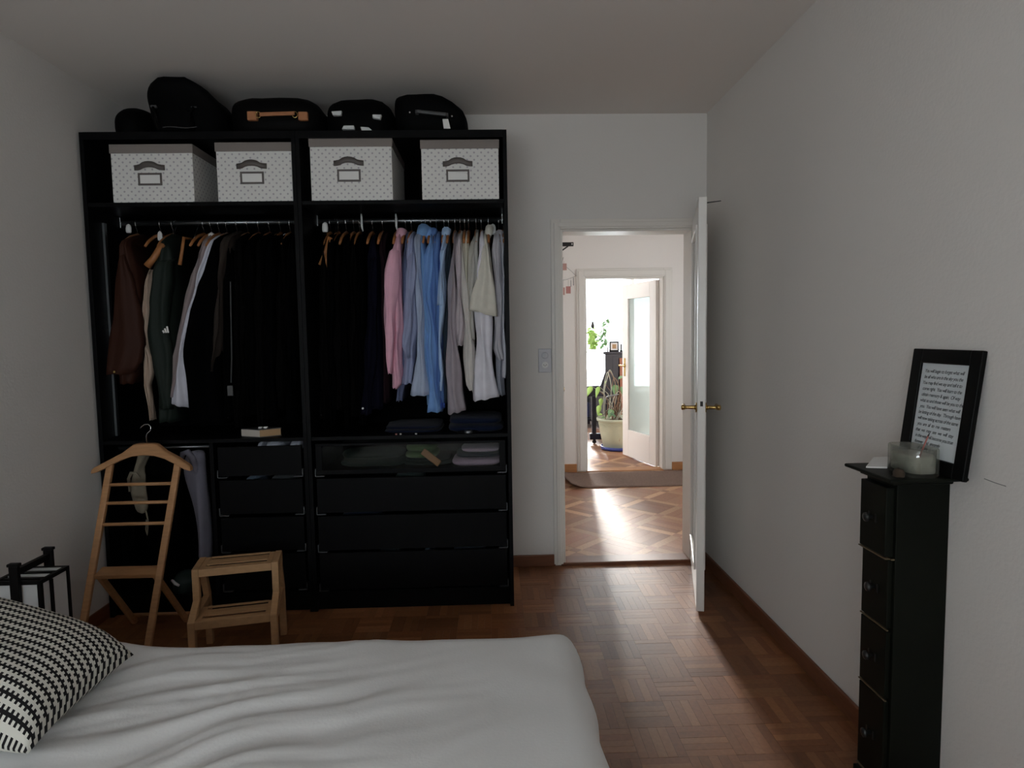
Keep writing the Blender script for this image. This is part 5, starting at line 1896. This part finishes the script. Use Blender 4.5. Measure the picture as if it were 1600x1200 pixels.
# leaves seen one by one: (px, py, depth, direction x,z, length, width, material)
LV = [(925, 604, 7.35, (-.5, -.6), .12, .075, 'leafbright'), (936, 604, 7.38, (-.35, -.8), .11, .055, 'leafbright'), (939, 622, 7.38, (-.1, -1), .09, .05, 'leafbright'),
      (937, 633, 7.36, (-.3, -1), .10, .06, 'leafbright'), (941, 647, 7.36, (-.5, .0), .06, .05, 'leafbright'), (966, 592, 7.48, (.4, .3), .09, .075, 'leaf'),
      (962, 601, 7.45, (-.2, -.9), .10, .085, 'leaf'), (970, 604, 7.42, (.35, -.9), .13, .06, 'leaf'), (957, 640, 7.38, (-.5, -.7), .09, .085, 'leaf'),
      (975, 625, 7.46, (.3, -.9), .11, .06, 'leafdark'), (974, 642, 7.46, (.2, -.9), .09, .06, 'leafdark'), (945, 599, 7.46, (.3, .5), .05, .035, 'leafbright'),
      (953, 646, 7.33, (.6, -.2), .08, .05, 'leafdark'), (946, 652, 7.33, (-.6, .1), .06, .04, 'leaf'), (977, 610, 7.50, (.5, -.3), .10, .07, 'leafdark')]
for (x, y, Y, dd, L, W, m_) in LV:
    P_ = at(x, y, 1, Y)
    lf = leaf(P_, (dd[0], -.25, dd[1]), L, W, m_, pot)
    mid = (base*.45+P_*.55)+Vector((0, 0, .10))
    MB().tube([base+Vector((rnd.uniform(-.08, .05), rnd.uniform(-.12, .02), 0)), mid, P_], [.005, .004, .002], 5).build('stem', 'stem' if rnd.random() < .4 else 'stempale', pot, smooth=True)
# arching pale bare stems
for pts in (((950, 654), (955, 610), (950, 582), (946, 592), (942, 616)), ((958, 654), (962, 605), (953, 580), (950, 590)), ((945, 654), (944, 615), (949, 590), (953, 578), (959, 590)),
            ((962, 654), (968, 612), (960, 590), (956, 606)), ((946, 652), (950, 628), (938, 612), (930, 608)), ((952, 654), (958, 625), (966, 612), (973, 618)),
            ((960, 652), (972, 640), (977, 628)), ((955, 652), (966, 630), (976, 634)), ((964, 655), (971, 645), (978, 650))):
    P3 = [at(x, y, 1, 7.36+.03*i) for i, (x, y) in enumerate(pts)]
    P3[0] = Vector((P3[0].x, 7.42, soilz-.01))
    # smooth the polyline
    sm_ = []
    for k in range(len(P3)-1):
        p0_, p1_, p2_, p3_ = P3[max(k-1, 0)], P3[k], P3[k+1], P3[min(k+2, len(P3)-1)]
        for q in range(5):
            t = q/5
            sm_.append(.5*((2*p1_)+(p2_-p0_)*t+(2*p0_-5*p1_+4*p2_-p3_)*t*t+(3*p1_-p0_-3*p2_+p3_)*t**3))
    sm_.append(P3[-1])
    MB().tube(sm_, .0045, 5).build('stem', 'stempale' if rnd.random() < .6 else 'stem', pot, smooth=True)
tw_ = MB()
for k in range(34):
    a = Vector((pcx+rnd.uniform(-.06, .14), 7.45+rnd.uniform(-.05, .10), soilz+rnd.uniform(0, .12)))
    b = a+Vector((rnd.uniform(-.10, .10), rnd.uniform(-.05, .05), rnd.uniform(.02, .16)))
    tw_.tube([a, (a+b)/2+Vector((rnd.uniform(-.02, .02), 0, .02)), b], [.003, .0025, .0015], 4)
o = tw_.build('twigs', 'stem', pot, smooth=True); o['kind'] = 'stuff'
# grey metal support in the pot
q = [at(x, y, 1, 7.34) for x, y in ((946, 652), (946, 622), (949, 620), (958, 618), (967, 616))]
MB().tube([tuple(v) for v in q], [.006, .006, .010, .011, .006], 8).build('metal_support', 'steel', pot, smooth=True)


# trailing plants hanging in front of the window
def vine(name, label, px, pts, hold=None, n=26, size=.05, m='leafbright', seed=0, Y=10.0):
    r_ = random.Random(seed)
    P3 = [at(x, y, 1, Y) for x, y in pts]
    t = empty(name, P3[0], label, 'plant')
    MB().tube([(p.x, p.y, p.z) for p in P3], .004, 5).build('stem', 'stem', t, smooth=True)
    tot = len(P3)-1
    for k in range(n):
        u = (k+.5)/n*tot
        i = int(u)
        p = P3[i].lerp(P3[i+1], u-i)
        d = Vector((r_.uniform(-1, 1), r_.uniform(-.6, .2), r_.uniform(-.9, .3)))
        leaf(p+d*.01, d, size*r_.uniform(.7, 1.25), size*r_.uniform(.6, .95), m, t)
    if hold:
        a_, b_ = at(*hold[0], 1, Y), at(*hold[1], 1, Y)
        MB().lathe([(.012, b_.z), (.032, b_.z+(a_.z-b_.z)*.3), (.02, b_.z+(a_.z-b_.z)*.6), (.008, a_.z)], (a_.x, Y, 0), 12).build('holder', 'blackiron', t, smooth=True)
        MB().tube([(a_.x, Y, a_.z-.01), (a_.x, Y, 2.61)], .002, 4).build('cord', 'string', t)
    else:
        MB().tube([P3[0], (P3[0].x, Y, 2.61)], .002, 4).build('cord', 'string', t)
    return t


vine('hanging_plant', 'lime green hanging plant in dark holder at the left of the window', 925, [(925, 512), (925, 520), (925, 530), (927, 538), (926, 546)], hold=((926, 501), (925, 513)), n=60, size=.10, seed=1)
vine('hanging_plant', 'sparse ivy trail hanging right of the lime green plant by window', 946, [(948, 496), (946, 505), (943, 515), (943, 525), (945, 535), (941, 541)], n=34, size=.075, m='leaf', seed=2)
vine('hanging_plant', 'short thin ivy trail between the two hanging plants by the window', 934, [(931, 524), (934, 526), (936, 530), (935, 536)], n=14, size=.07, m='leaf', seed=3)
# low shelf with blue books left of the piano leg, under the window
shx0, shx1 = at(905, 640, 1, 9.6).x, at(925, 640, 1, 9.6).x+.10
sl = empty('low_shelf', (shx0, 9.7, 0), 'low dark shelf under the window beyond the piano leg', 'shelf')
for z in (.10, .42):
    B('shelf_board', 'blackiron', (shx0, shx1, 9.6, 9.85, z, z+.02), sl)
for x in (shx0, shx1-.02):
    B('side_panel', 'blackiron', (x, x+.02, 9.6, 9.85, 0, .50), sl)
B('back_panel', 'blackiron', (shx0+.02, shx1-.02, 9.83, 9.85, .1, .5), sl)
for k in range(4):
    x = shx0+.03+k*.05
    o = B('book', 'blue', (x, x+.042, 9.62, 9.78, .1205, .33+.02*(k % 2)), None, bevel=.003)
    tag(o, ('first', 'second', 'third', 'fourth')[k]+' blue book from the left on the low dark shelf', 'book', 'blue books on the low shelf')
# sill with small things in front of the window
sill = B('window_sill', 'white', (FW[0], FW[1], FY1-.16, FY1-.001, FW[2]-.03, FW[2]), None, bevel=.004)
struct(sill); sill.name = 'trim_5'
p = at(935, 565, 1, 10.3)
ez = MB().bar((p.x-.035, 10.30, FW[2]), (p.x, 10.30, p.z+.05), .012, .02, (1, 0, 0)).bar((p.x+.035, 10.30, FW[2]), (p.x, 10.30, p.z+.05), .012, .02, (1, 0, 0)).bar((p.x, 10.36, FW[2]), (p.x, 10.30, p.z+.05), .012, .02, (1, 0, 0))
tag(ez.build('easel', 'greyplastic'), 'small grey A shaped easel on the window sill', 'easel')
p = at(928, 586, 1, 10.3)
tag(B('paper_bag', 'bookpages', (p.x-.035, p.x+.035, 10.26, 10.32, FW[2], p.z+.06), None, bevel=.004), 'pale tan paper bag on the window sill above the piano keys', 'bag')
